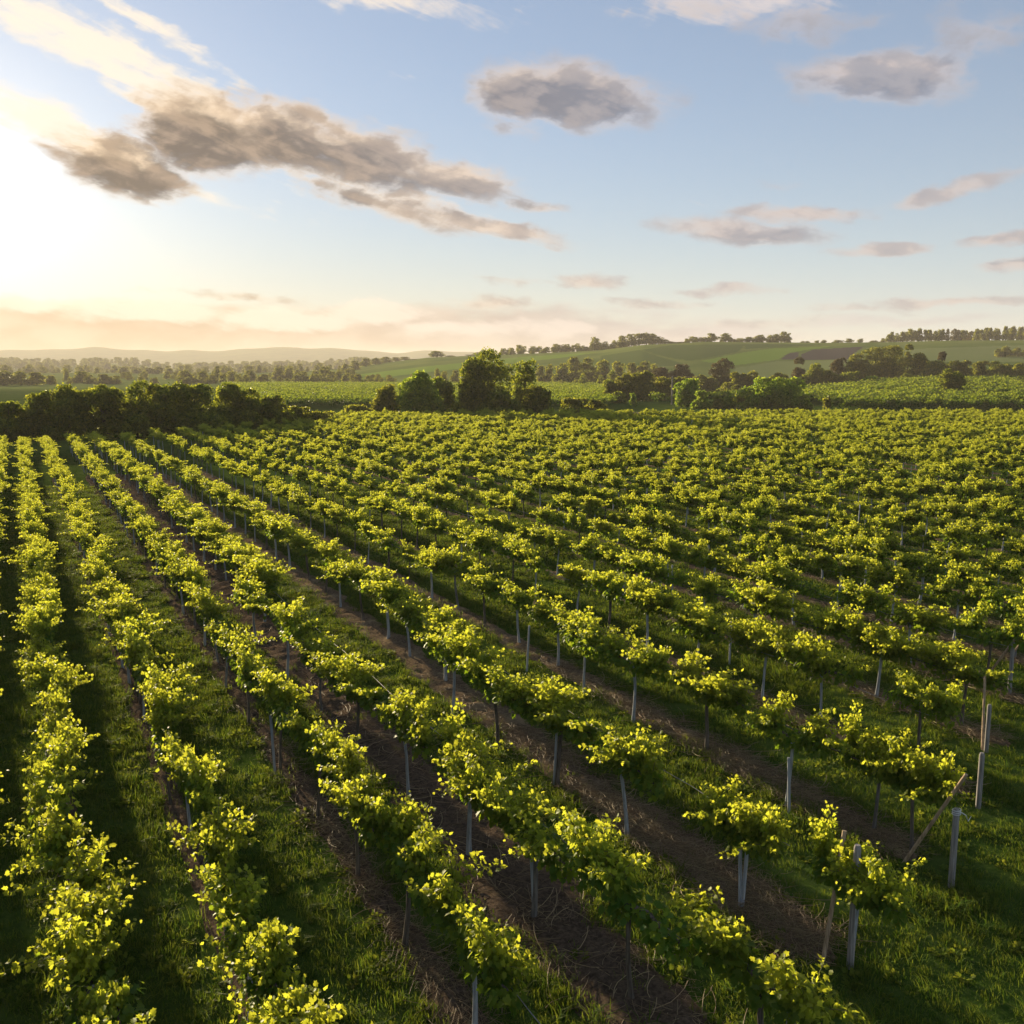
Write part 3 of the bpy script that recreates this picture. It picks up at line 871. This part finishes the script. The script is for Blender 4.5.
def stake(x, y, h, lab, lean=(0, 0), rad=.026):
    gq = Geo(); zs = np.array([-.1, .0, .4, .8, h])
    gq.tube(np.c_[lean[0] * zs, lean[1] * zs, zs], rad, 8)
    o_ = link('vine_stake', gq.mesh('vine_stake', [M_stake]), None, (x, y, 0))
    tag(o_, lab, 'stake', 'pale stakes along the rows')
STAKES = [(553, 786, 1.1, 'straight pale stake under a bushy vine just right of the photo centre'), (729, 665, 1.15, 'thin white stake standing clear in the lane right of centre'),
          (526, 672, 1.2, 'slim pale stake behind the small vine at mid photo'), (672, 612, 1.5, 'thin stake sticking up between two vines well beyond the lane'),
          (789, 815, 1.0, 'slim grey stake beside the vine left of the crossed end post'), (742, 910, 1.25, 'tall blue-grey stake in straw below the drooping vine'),
          (533, 921, .95, 'short blue-grey stake beside a trunk on the widest dark soil strip'), (857, 540, 1.6, 'stake tip poking above far vines at right'), (273, 775, 1.15, 'pale slanting stake at the third row gap in grass')]
for (u, v, h, lab) in STAKES:
    x, y = gp(u, v); stake(x + .05, y + .05, h, lab, (random.uniform(-.05, .05), random.uniform(-.05, .05)))

for r_ in range(0, 20):
    x = ROW_X[r_]; y0 = near_end(x) if r_ > 3 else 4.5; y1 = min(far_end(x), 70)
    gq = Geo(); ys = np.linspace(y0, y1, int((y1 - y0) / 1.06) + 2)
    zz = 1.19 + .018 * np.cos(np.arange(len(ys)) * PI)
    gq.tube(np.c_[np.full(len(ys), x) + .01 * np.sin(ys), ys, zz], .013 if r_ in (6, 8) else .006, 5)
    o_ = link('trellis_wire', gq.mesh('trellis_wire', [M_hose if r_ in (6, 8) else M_wire]))
    tag(o_, f'thin trellis wire carrying the arms of the {ordinal(r_ + 1)} vine row from left', 'wire', 'trellis wires along the vine rows')

# ------------------------------------------------------------------ trees
def crown(seed, w, h, base, n, leaf, kind='round', flat=1.0):
    """leaf sprays through a crown of width w from height base to h"""
    r0 = np.random.default_rng(seed)
    hc = h - base; K = int(r0.integers(15, 22)); C = []; rad = []
    for q in range(K):
        t_ = r0.uniform(0.02, .9) if q % 3 else r0.uniform(.0, .28)
        if kind == 'ball': env = math.sqrt(max(.3, 1 - (2 * t_ - .8) ** 2))
        elif kind == 'round': env = math.sqrt(max(0.05, 1 - (2 * t_ - .85) ** 2 / 1.4))
        elif kind == 'cone': env = 1.05 - .95 * t_
        else: env = math.sqrt(max(.05, 1 - (1.02 * t_) ** 2))           # dome: wide to the ground
        a = r0.uniform(0, 2 * PI); rr_ = math.sqrt(r0.uniform(.05, 1)) * env
        lr = r0.uniform(.15, .27) * (1.15 if q < 5 else .85) * (env * .5 + .5)
        C.append((math.cos(a) * rr_ * (w / 2 - lr * w * .55), math.sin(a) * rr_ * (w / 2 - lr * w * .55), base + hc * min(t_, 1 - lr * .5))); rad.append(lr * w)
    C.append((0, 0, base + hc * .45)); rad.append((.46 if kind == 'ball' else .36) * min(w, hc))
    if kind == 'ball':
        for sg in (-1, 1): C.append((sg * (w / 2 - .3 * w), 0, base + hc * .34)); rad.append(.30 * w)
    C.append((r0.normal(0, .06) * w, 0, h - .25 * min(w, hc))); rad.append(.25 * min(w, hc))
    C.append((0, 0, base + hc * .16)); rad.append(.34 * w)
    C = np.array(C); rad = np.array(rad)
    pk = r0.choice(len(C), n, p=rad ** 2 / (rad ** 2).sum())
    d = norm(r0.normal(0, 1, (n, 3))); d[:, 2] = np.where(d[:, 2] < -.5, -d[:, 2], d[:, 2])
    rr_ = r0.uniform(.25, 1.0, n) ** .45 * (1 + r0.normal(0, .07, n))
    rx = rad[pk][:, None] * np.array([1, 1, min(1.0, .8 * hc / w + .25)])
    c_ = C[pk] + d * rr_[:, None] * rx
    # clumping: pull sprays toward a set of clump seeds
    ns = max(30, n // 18); sd_ = c_[r0.choice(n, ns)]
    grp = r0.integers(0, 1 << 30, n) % ns
    near = np.empty(n, int)
    for s0 in range(0, n, 2000):
        dd_ = ((c_[s0:s0 + 2000, None] - sd_[None]) ** 2).sum(-1); near[s0:s0 + 2000] = dd_.argmin(1)
    c_ = c_ * .72 + sd_[near] * .28 + r0.normal(0, leaf * .35, (n, 3))
    c_[:, 2] = np.maximum(c_[:, 2], .05)
    al = d + r0.normal(0, .7, (n, 3)); nn = d * .6 + np.array([[0, 0, .5]]) + r0.normal(0, .55, (n, 3))
    v, f = leaves(c_, al, nn, leaf * r0.uniform(.6, 1.35, n), CARD, CARD_F)
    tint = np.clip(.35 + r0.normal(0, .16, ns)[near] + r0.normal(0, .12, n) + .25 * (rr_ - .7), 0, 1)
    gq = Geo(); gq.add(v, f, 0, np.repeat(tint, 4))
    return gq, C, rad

def trunk_geo(seed, h, base, C, w, thin=False):
    r0 = random.Random(seed); gq = Geo()
    r_b = max(.05, .028 * h) * (.6 if thin else 1)
    top = base + (h - base) * .62
    pts = [(0, 0, -.15), (0, 0, .1), (r0.uniform(-.03, .03) * h, r0.uniform(-.03, .03) * h, top * .5), (r0.uniform(-.04, .04) * h, r0.uniform(-.04, .04) * h, top)]
    gq.tube(pts, [r_b * 1.35, r_b, r_b * .75, r_b * .3], 7)
    for k_ in range(min(6, len(C))):
        c_ = C[k_]; z0 = min(top * r0.uniform(.35, .8), c_[2])
        gq.tube([(0, 0, z0), (c_[0] * .45, c_[1] * .45, z0 + (c_[2] - z0) * .6), (c_[0] * .8, c_[1] * .8, c_[2])], [r_b * .5, r_b * .35, r_b * .15], 5)
    return gq

MATS = dict(dark=M_tree_dark, mid=M_tree_mid, bright=M_tree_bright, brown=M_tree_brown)
tcount = [0]
cache = {}
def zat(x, y): return float(height(np.array([x]), np.array([y]))[0])
def tree(u, D, top, wpx, mat, shape, label, group=None, base=.12, name='tree', cat='tree', share=None, dens=1.0):
    """a tree or bush standing at column u, forward distance D, its top at picture row top, wpx wide"""
    tcount[0] += 1; sd_ = 1000 + tcount[0]
    x, y = at(u, D); z = zat(x, y)
    w = wpx / F * D; h = HC + (HOR - top) / F * D - z
    h = max(h, .8)
    root = bpy.data.objects.new(name, None); COL.objects.link(root); root.location = (x, y, z - .05); root.rotation_euler = (0, 0, random.uniform(0, 6.28))
    tag(root, label, cat, group)
    if share:
        if share not in cache:
            kq = [q for q in range(4)]
            sh_h = 1.0
            cache[share] = []
            for q in kq:
                gq, C, rad = crown(500 + q + 10 * len(cache), 8, 9, 9 * base, 2600, .55, shape)
                cache[share].append((gq.mesh('crown', [MATS[mat]], False), trunk_geo(q, 9, 9 * base, C, 8).mesh('trunk', [M_bark])))
        cm, tm = cache[share][tcount[0] % 4]
        for nm, me in (('crown', cm), ('trunk', tm)):
            o_ = link(nm, me, root)
        root.scale = (w / 8, w / 8, h / 9)
    else:
        leaf = min(.34, max(.17, D * .0021))
        area = w * w * 1.6 + w * h * 2.0
        n = int(min(15000, max(1500, dens * 7.5 * area / (leaf * leaf * .5) * .42)))
        gq, C, rad = crown(sd_, w, h, h * base, n, leaf, shape)
        link('crown', gq.mesh('crown', [MATS[mat]], False), root)
        link('trunk', trunk_geo(sd_, h, h * base, C, w).mesh('trunk', [M_bark]), root)
    return root

# the thicket at the far end of the left rows
G = 'trees of the thicket behind the left rows'
th = [(4, 402, 54), (34, 390, 60), (66, 386, 62), (100, 384, 62), (134, 385, 62), (166, 382, 58), (198, 384, 56), (226, 381, 56), (250, 386, 50), (271, 396, 40)]
for k_, (u, tp, w) in enumerate(th):
    tree(u, 103 + k_ * 1.6 + random.uniform(-1, 2), tp, w * 1.12, 'mid', 'dome', f'dark dense tree, {ordinal(k_ + 1)} from the left in the thicket behind the left rows', G, .06)
tree(303, 121, 404, 52, 'dark', 'dome', 'low dark rounded bush at the right tip of the thicket', None, .02, 'bush', 'bush')
tree(330, 128, 410, 30, 'dark', 'dome', 'small low bush between thicket and first lone tree', None, .02, 'bush', 'bush')
# lone trees behind the middle of the field
tree(356, 150, 403, 36, 'dark', 'dome', 'low dark bush at the foot of the small dark tree', None, .02, 'bush', 'bush')
tree(385, 152, 387, 32, 'dark', 'ball', 'small dark bushy tree left of the rounded middle tree', None, .05)
tree(419, 150, 370, 48, 'bright', 'ball', 'rounded olive tree left of the tallest tree', None, .08)
tree(440, 156, 376, 34, 'mid', 'ball', 'narrower tree tucked behind the rounded olive tree', None, .08)
tree(432, 147, 402, 30, 'mid', 'dome', 'scruffy low shrub under the rounded olive tree', None, .02, 'bush', 'bush')
tree(489, 152, 349, 66, 'mid', 'round', 'tallest bushy tree standing behind the middle of the vineyard', None, .04, dens=1.2)
tree(472, 150, 369, 40, 'mid', 'dome', 'broad lower tree joined to the left of the tallest tree', None, .05)
tree(500, 147, 392, 50, 'mid', 'dome', 'leafy undergrowth bush at the foot of the tallest tree', None, .02, 'bush', 'bush')
tree(523, 158, 360, 40, 'mid', 'round', 'thin airy tree right of the tallest tree with sky showing through', None, .12, dens=.38)
tree(537, 149, 385.5, 34, 'dark', 'ball', 'clipped looking round dark bush right of the tallest tree', None, .02, 'bush', 'bush', dens=1.2)
tree(575, 170, 397, 34, 'dark', 'dome', 'low dark bush on the dry strip right of the round bush', None, .02, 'bush', 'bush')
tree(596, 172, 399, 26, 'dark', 'dome', 'smaller low dark bush beside the dry strip', None, .02, 'bush', 'bush')
# hedge of trees right of the middle
G = 'trees of the big hedge'
for k_, (u, tp, w, m_) in enumerate([(612, 380, 24, 'mid'), (625, 374, 30, 'dark'), (643, 372, 34, 'dark'), (662, 375, 32, 'dark'), (677, 377, 26, 'dark')]):
    tree(u, 236 + k_ * 2, tp, w * 1.1, m_, 'dome', f'dark tree, {ordinal(k_ + 1)} from the left in the big hedge left of the pole', G, .04)
tree(618, 222, 391, 20, 'mid', 'dome', 'rounded bush in front of the left end of the big hedge', None, .02, 'bush', 'bush')
tree(634, 205, 393, 8, 'bright', 'cone', 'single bright sapling in front of the big hedge', None, .05)
tree(689, 200, 378, 30, 'bright', 'ball', 'rounded bright green tree just right of the pole', None, .03)
for k_, (u, tp, w) in enumerate([(703, 391, 20), (718, 395, 15), (730, 395, 15), (744, 391, 20)]):
    tree(u, 190 + k_, tp, w * 1.1, 'bright' if k_ % 2 == 0 else 'mid', 'dome', f'small green bush, {ordinal(k_ + 1)} of four between the two bright trees', 'bushes between the bright trees', .02, 'bush', 'bush')
tree(779, 186, 374.5, 54, 'bright', 'ball', 'largest bright yellow-green tree beyond the field right of the middle', None, .04)
tree(757, 188, 383, 34, 'bright', 'dome', 'bright lower tree against the left side of the largest bright tree', None, .04)
tree(803, 184, 395, 22, 'bright', 'dome', 'bright bush against the right side of the largest bright tree', None, .02, 'bush', 'bush')
# shaded belt behind
for (u, D, tp, w, m_, sh_, lab) in [
    (663, 345, 367, 20, 'brown', 'round', 'pale olive tree peeping over the right end of the big hedge'), (683, 340, 364, 24, 'brown', 'round', 'tan crowned tree above the pole beyond the big hedge'),
    (704, 320, 374, 26, 'dark', 'dome', 'dark tree behind the rounded bright green tree'), (722, 335, 358, 22, 'brown', 'round', 'tall brownish tree sticking above the shaded belt'),
    (738, 300, 373, 26, 'dark', 'dome', 'dark tree at the foot of the brownish tree, its right side'), (754, 300, 370, 26, 'dark', 'dome', 'dark tree directly behind the left bright tree'),
    (776, 318, 372, 26, 'dark', 'dome', 'dark tree left of the conical tree foot'), (799, 330, 357, 17, 'brown', 'cone', 'pointed brownish conical tree below the ploughed field'),
    (815, 305, 363, 24, 'mid', 'dome', 'olive rounded tree right of the conical tree'), (833, 300, 371, 28, 'dark', 'dome', 'broad dark tree at the near corner of the right field'), (852, 300, 371, 28, 'mid', 'dome', 'olive hedge tree left of the pale bush'),
    (875, 292, 376, 24, 'bright', 'dome', 'pale green bush in front of the great dark clump'), (838, 340, 359, 20, 'brown', 'round', 'smaller brown-green tree left of the great dark clump'),
    (856, 335, 353, 26, 'dark', 'dome', 'first and leftmost tall tree of the great dark clump'), (874, 332, 347, 34, 'dark', 'round', 'second tall tree of the great dark clump'), (893, 332, 345.5, 34, 'dark', 'round', 'third and highest tree of the great dark clump'),
    (908, 336, 344.5, 14, 'dark', 'cone', 'pointed dark conifer right of the great dark clump'), (919, 325, 353, 22, 'dark', 'round', 'dark round tree right of the pointed conifer'),
    (934, 320, 360, 26, 'mid', 'dome', 'olive tree at the left end of the right field belt'), (908, 310, 374, 16, 'mid', 'dome', 'low olive bush left of the right field belt'),
    (941, 330, 352, 12, 'brown', 'round', 'slim tree standing above the right field belt'), (961, 322, 361, 28, 'dark', 'dome', 'dark tree behind the lone field bush'),
    (980, 325, 361, 22, 'dark', 'dome', 'dark tree right of the lone field bush'), (998, 325, 363, 26, 'mid', 'dome', 'olive hedge tree near the right edge of the belt'), (1018, 325, 362, 30, 'dark', 'dome', 'dark hedge tree cut by the right edge of the photo'),
    (1040, 325, 362, 28, 'dark', 'dome', 'dark hedge tree just past the edge of the right belt')]:
    tree(u, D, tp, w * 1.15, m_, sh_, lab, 'trees of the shaded belt below the hill', .05)
tree(953, 222, 371, 25, 'mid', 'round', 'lone bushy tree standing among the vines of the right field', None, .15)
tree(905, 262, 387, 5, 'dark', 'dome', 'tiny dark shrub alone in the right field, left one', None, .02, 'bush', 'bush')
tree(975, 300, 380, 5, 'dark', 'cone', 'tiny dark upright shrub at the upper edge of the right field', None, .02, 'bush', 'bush')
tree(829, 168, 397, 8, 'dark', 'round', 'thin dark sapling standing in front of the right field', None, .4, dens=.6)

# wood at the hill foot, centre
for k_, (u, tp, w) in enumerate([(562, 363, 20), (574, 357.5, 20), (588, 358, 20), (603, 360, 20), (618, 361, 18), (632, 363, 18), (645, 361.5, 20), (655, 364, 14)]):
    tree(u, 455 + (k_ % 3) * 8, tp, w * 1.1, 'dark', 'dome', f'dark tree, {ordinal(k_ + 1)} from the left in the wood below the hilltop clump', 'wood at the foot of the hill', .03, share='dk_dome')
for k_, (u, tp, w) in enumerate([(549, 364, 14), (540, 366, 12), (455, 370, 12), (444, 371, 11), (437, 368, 10)]):
    tree(u, 470, tp, w, 'dark', 'dome', f'grey-green tree, {ordinal(k_ + 1)} leftward from the wood below the hilltop clump', 'scattered trees on the lower slope', .04, share='dk_dome')
for k_, (u, tp, w) in enumerate([(582, 374, 9), (600, 375, 9), (612, 370, 11), (626, 372, 10)]):
    tree(u, 400, tp, w, 'mid', 'round', f'small pale tree, {ordinal(k_ + 1)} from the left in front of the hill-foot wood', 'small pale trees before the wood', .08, share='mid_round')

# trees along the hill crest
crest = [(437, 349, 13, 'cone'), (451, 354, 7, 'dome'), (470, 353, 12, 'dome'), (482, 353, 12, 'dome'), (509, 349.5, 6, 'dome'), (518, 345.5, 8, 'round'), (531, 345, 10, 'round'), (541, 345.5, 10, 'round'), (548, 346, 8, 'round'),
         (558, 345, 9, 'round'), (567, 344, 9, 'round'), (577, 343.5, 8, 'round'), (585, 345, 7, 'dome'), (594.5, 337.5, 8, 'round'), (604, 341, 11, 'round'), (613, 340, 10, 'round')]
for k_, (u, tp, w, s_) in enumerate(crest):
    Dc = float(np.interp(u, [300, 430, 640, 1024], [1000, 930, 790, 730])) * .98
    tree(u + random.uniform(-2.5, 2.5), Dc, tp + random.uniform(-.8, 2.2), w * random.uniform(.9, 1.7), 'dark', s_, f'hilltop tree, {ordinal(k_ + 1)} from the left along the crest left of the wooded knoll', 'trees along the hill crest', .08, share='far_' + s_)
knoll = [(622, 336.5), (631, 335), (639, 334), (646, 333.5), (652, 334.5), (658, 337.5), (664, 340), (670, 342)]
for k_, (u, tp) in enumerate(knoll):
    tree(u, 775, tp, 14, 'dark', 'dome', f'dark tree, {ordinal(k_ + 1)} from the left on the wooded knoll of the crest', 'trees of the wooded knoll', .03, share='far_dome')
crest2 = [(680, 342, 9), (691, 337, 11), (699, 338.5, 9), (705, 337, 8), (711, 335, 9), (724, 334, 11), (734, 339.5, 7), (742, 338, 8), (748, 337, 8), (755, 336, 9), (761, 335.5, 8), (769, 336.5, 9), (777, 335.5, 8), (782, 332.5, 10), (786, 338, 6),
          (803, 341, 6), (808, 342, 5), (815, 341.5, 4), (823, 340.5, 6), (836, 340.5, 9), (848, 339.5, 7), (860, 339.5, 6), (873, 340.5, 9)]
for k_, (u, tp, w) in enumerate(crest2):
    Dc = float(np.interp(u, [300, 430, 640, 1024], [1000, 930, 790, 730])) * .985
    tree(u + random.uniform(-1.5, 1.5), Dc, tp + random.uniform(-.6, 1.0), w * random.uniform(.9, 1.6), 'dark', 'round', f'small tree, {ordinal(k_ + 1)} rightward from the wooded knoll along the skyline', 'skyline trees right of the knoll', .1, share='far_round')
pu_ = np.arange(882, 1034, 4.6)
for k_, u in enumerate(pu_):
    tp = np.interp(u, [882, 890, 920, 960, 1000, 1034], [338, 333, 330, 331, 328.5, 327]) + random.uniform(-1.2, 1.8)
    tree(u + random.uniform(-1.5, 1.5), 735 + random.uniform(-8, 30), tp, random.uniform(7, 11), 'brown' if k_ in (14, 15, 16, 19) else 'dark', 'cone' if k_ % 3 else 'round', f'dark pine, {ordinal(k_ + 1)} from the left in the skyline wood at right', 'pines of the skyline wood', .03, share=('farb_' if k_ in (14, 15, 16, 19) else 'far_') + ('cone' if k_ % 3 else 'round'))
for k_, (u, tp, w) in enumerate([(997, 349, 10), (1005, 346.5, 14), (1016, 348, 14), (1026, 350, 12)]):
    tree(u, 520, tp, w, 'dark', 'dome', f'dark hillside bush, {ordinal(k_ + 1)} from the left in the clump near the right edge', 'clump on the right hillside', .03, share='dk_dome')

# hazy trees on the left plain
plain = [(-8, 372, 20, 470), (6, 370.5, 22, 470), (20, 371, 20, 480), (36, 372, 18, 480), (50, 375, 14, 500), (66, 368.5, 7, 620), (82, 371, 20, 560), (104, 374, 16, 520), (116, 378, 10, 520), (124, 366.5, 14, 900), (137, 368, 13, 920), (149, 368, 10, 900), (158, 366.5, 12, 900), (169, 368, 10, 900),
         (185, 370, 18, 560), (203, 372, 14, 560), (217, 366, 8, 640), (232, 371, 14, 600), (250, 370, 14, 600), (264, 374, 12, 560), (278, 367.5, 14, 640), (289, 366, 12, 640), (302, 371, 14, 560), (315, 374, 12, 560), (326, 366.5, 15, 600), (338, 370, 10, 620), (346, 373, 11, 560), (358, 374, 9, 540),
         (371, 378, 10, 500), (381, 377.5, 8, 500), (391, 377, 13, 500)]
for k_, (u, tp, w, D) in enumerate(plain):
    tree(u, D, tp, w * 1.2, 'dark', 'dome', f'hazy tree, {ordinal(k_ + 1)} from the left on the misty plain beyond the thicket', 'hazy trees on the left plain', .03, share='dk_dome')
slope = [(346, 364, 11, 760), (355, 361, 12, 800), (366, 358.5, 13, 850), (376, 358, 12, 870), (386, 357, 12, 900), (396, 357.5, 11, 920), (405, 357, 12, 930), (414, 360, 10, 850)]
for k_, (u, tp, w, D) in enumerate(slope):
    tree(u, D, tp, w * 1.15, 'dark', 'dome', f'greyed tree, {ordinal(k_ + 1)} from the left up the foot of the long slope', 'trees up the foot of the slope', .03, share='far_dome')

# far woods that read as one mass
pts, sc_, ix = [], [], []
r0 = random.Random(4)
def wood(u0, u1, D0, D1, n, h0, h1):
    for q in range(n):
        u = r0.uniform(u0, u1); D = r0.uniform(D0, D1); x, y = at(u, D); h = r0.uniform(h0, h1)
        pts.append((x, y, zat(x, y) - .3)); sc_.append((h / 9 * r0.uniform(1, 1.7), h / 9 * r0.uniform(1, 1.7), h / 9)); ix.append(r0.randrange(4))
wood(-40, 420, 520, 560, 90, 2.5, 5.5)
wood(-60, 340, 900, 1050, 70, 4, 9)
wood(-60, 430, 1550, 1950, 330, 8, 15)
wood(-60, 300, 1150, 1350, 60, 6, 11)
wood(120, 360, 640, 760, 40, 3, 6)
wood(560, 700, 415, 440, 40, 2, 4)
wood(690, 880, 330, 350, 50, 2.5, 5)
wood(920, 1060, 335, 350, 40, 3, 7)
wood(500, 625, 800, 850, 46, 2.5, 6)
wood(670, 790, 755, 775, 26, 1.5, 4)
wd = scatter('distant_wood', pts, np.c_[np.zeros(len(pts)), np.zeros(len(pts)), rng.uniform(0, 6.28, len(pts))], sc_, ix, [m_[0] for m_ in cache['far_dome']])
tag(wd, 'distant hedges and woods fading into the haze', 'wood', kind='stuff')

# ------------------------------------------------------------------ the farther vineyards
FV = []
for k_ in range(4):
    r1 = np.random.default_rng(60 + k_); n = 120
    c_ = r1.normal(0, 1, (n, 3)) * np.array([.38, .62, .26]) + np.array([0, 0, 1.25]); c_[:, 2] = np.maximum(c_[:, 2], .45)
    v, f = leaves(c_, r1.normal(0, 1, (n, 3)) + np.array([[0, 0, .3]]), r1.normal(0, .6, (n, 3)) + np.array([[0, 0, 1.]]), r1.uniform(.2, .34, n), CARD, CARD_F)
    FV.append(fast_mesh('far_vine', v, f, [M_far_vine], False, {'tint': np.repeat(np.clip((c_[:, 2] - .95) * .75 + r1.normal(0, .12, n), 0, 1), 4)}))
def far_field(name, label, test, spacing, ang_, seed, D0, D1, u0, u1, sc=1.0):
    r1 = np.random.default_rng(seed); P_ = []
    ca, sa = math.cos(ang_), math.sin(ang_)
    a_ = np.arange(-700, 700, spacing); b_ = np.arange(-700, 700, 1.7)
    Ag, Bg = np.meshgrid(a_, b_); Xg = Ag * ca - Bg * sa; Yg = Ag * sa + Bg * ca
    Xg = Xg.ravel(); Yg = Yg.ravel()
    D = Xg * SP + Yg * CP; L = Xg * CP - Yg * SP; u = 512 + F * L / np.maximum(D, 1)
    m = (D > (D0(u) if callable(D0) else D0)) & (D < D1(u) if callable(D1) else D < D1) & (u > u0) & (u < u1) & (r1.random(len(D)) < .94)
    Xg, Yg = Xg[m] + r1.normal(0, .15, m.sum()), Yg[m] + r1.normal(0, .3, m.sum())
    n = len(Xg); s_ = r1.uniform(.85, 1.3, (n, 1)) * sc
    ob = scatter(name, np.c_[Xg, Yg, height(Xg, Yg)], np.c_[np.zeros(n), np.zeros(n), ang_ + r1.integers(0, 2, n) * PI + r1.normal(0, .1, n)], np.repeat(s_, 3, 1), r1.integers(0, 4, n), FV)
    tag(ob, label, 'vines', kind='stuff')
    return n
far_field('distant_vines', 'pale green vineyard rows beyond the thicket and lone trees', None, 3.0, R(-52), 1, 190, 455, 225, 612)
far_field('distant_vines', 'vineyard rows of the rising field at the right', None, 3.2, R(-70), 2, lambda u: np.interp(u, [640, 815, 835], [212, 212, 176]), lambda u: np.interp(u, [690, 800, 1100], [215, 285, 318]), 655, 1100, 1.25)

# ------------------------------------------------------------------ poles
def pole(u, D, top, label):
    x, y = at(u, D); z = zat(x, y); h = HC + (HOR - top) / F * D - z
    root = bpy.data.objects.new('utility_pole', None); COL.objects.link(root); root.location = (x, y, z)
    tag(root, label, 'pole', 'poles')
    gq = Geo(); gq.tube([(0, 0, -.4), (0, 0, h * .5), (0, 0, h)], [.19, .16, .12], 8); link('shaft', gq.mesh('pole_shaft', [M_pole]), root)
    gq = Geo(); gq.tube([(-.7, 0, h - .5), (.7, 0, h - .5)], .06, 6); link('crossarm', gq.mesh('pole_arm', [M_pole]), root)
pole(672.5, 212, 376, 'pale wooden pole standing right of the big hedge')
pole(730, 700, 343.5, 'far pole on the hillside below the skyline trees')

# ------------------------------------------------------------------ air
bv = np.array([(x, y, z) for z in (-1.0, 118.0) for (x, y) in ((-6500, -6500), (6500, -6500), (6500, 6500), (-6500, 6500))])
bf = np.array([(3, 2, 1, 0), (4, 5, 6, 7), (0, 1, 5, 4), (1, 2, 6, 5), (2, 3, 7, 6), (3, 0, 4, 7)])
M_haze, t, o = new_mat('haze')
pvn = t.n.new('ShaderNodeVolumePrincipled')
pvn.inputs['Color'].default_value = (.97, .89, .80, 1)
pvn.inputs['Density'].default_value = .00018
pvn.inputs['Anisotropy'].default_value = .10
t.l.new(pvn.outputs[0], o.inputs['Volume'])
hz = link('haze', fast_mesh('haze', bv, bf, [M_haze]))
tag(hz, 'warm evening haze over the whole valley', 'haze', kind='stuff')
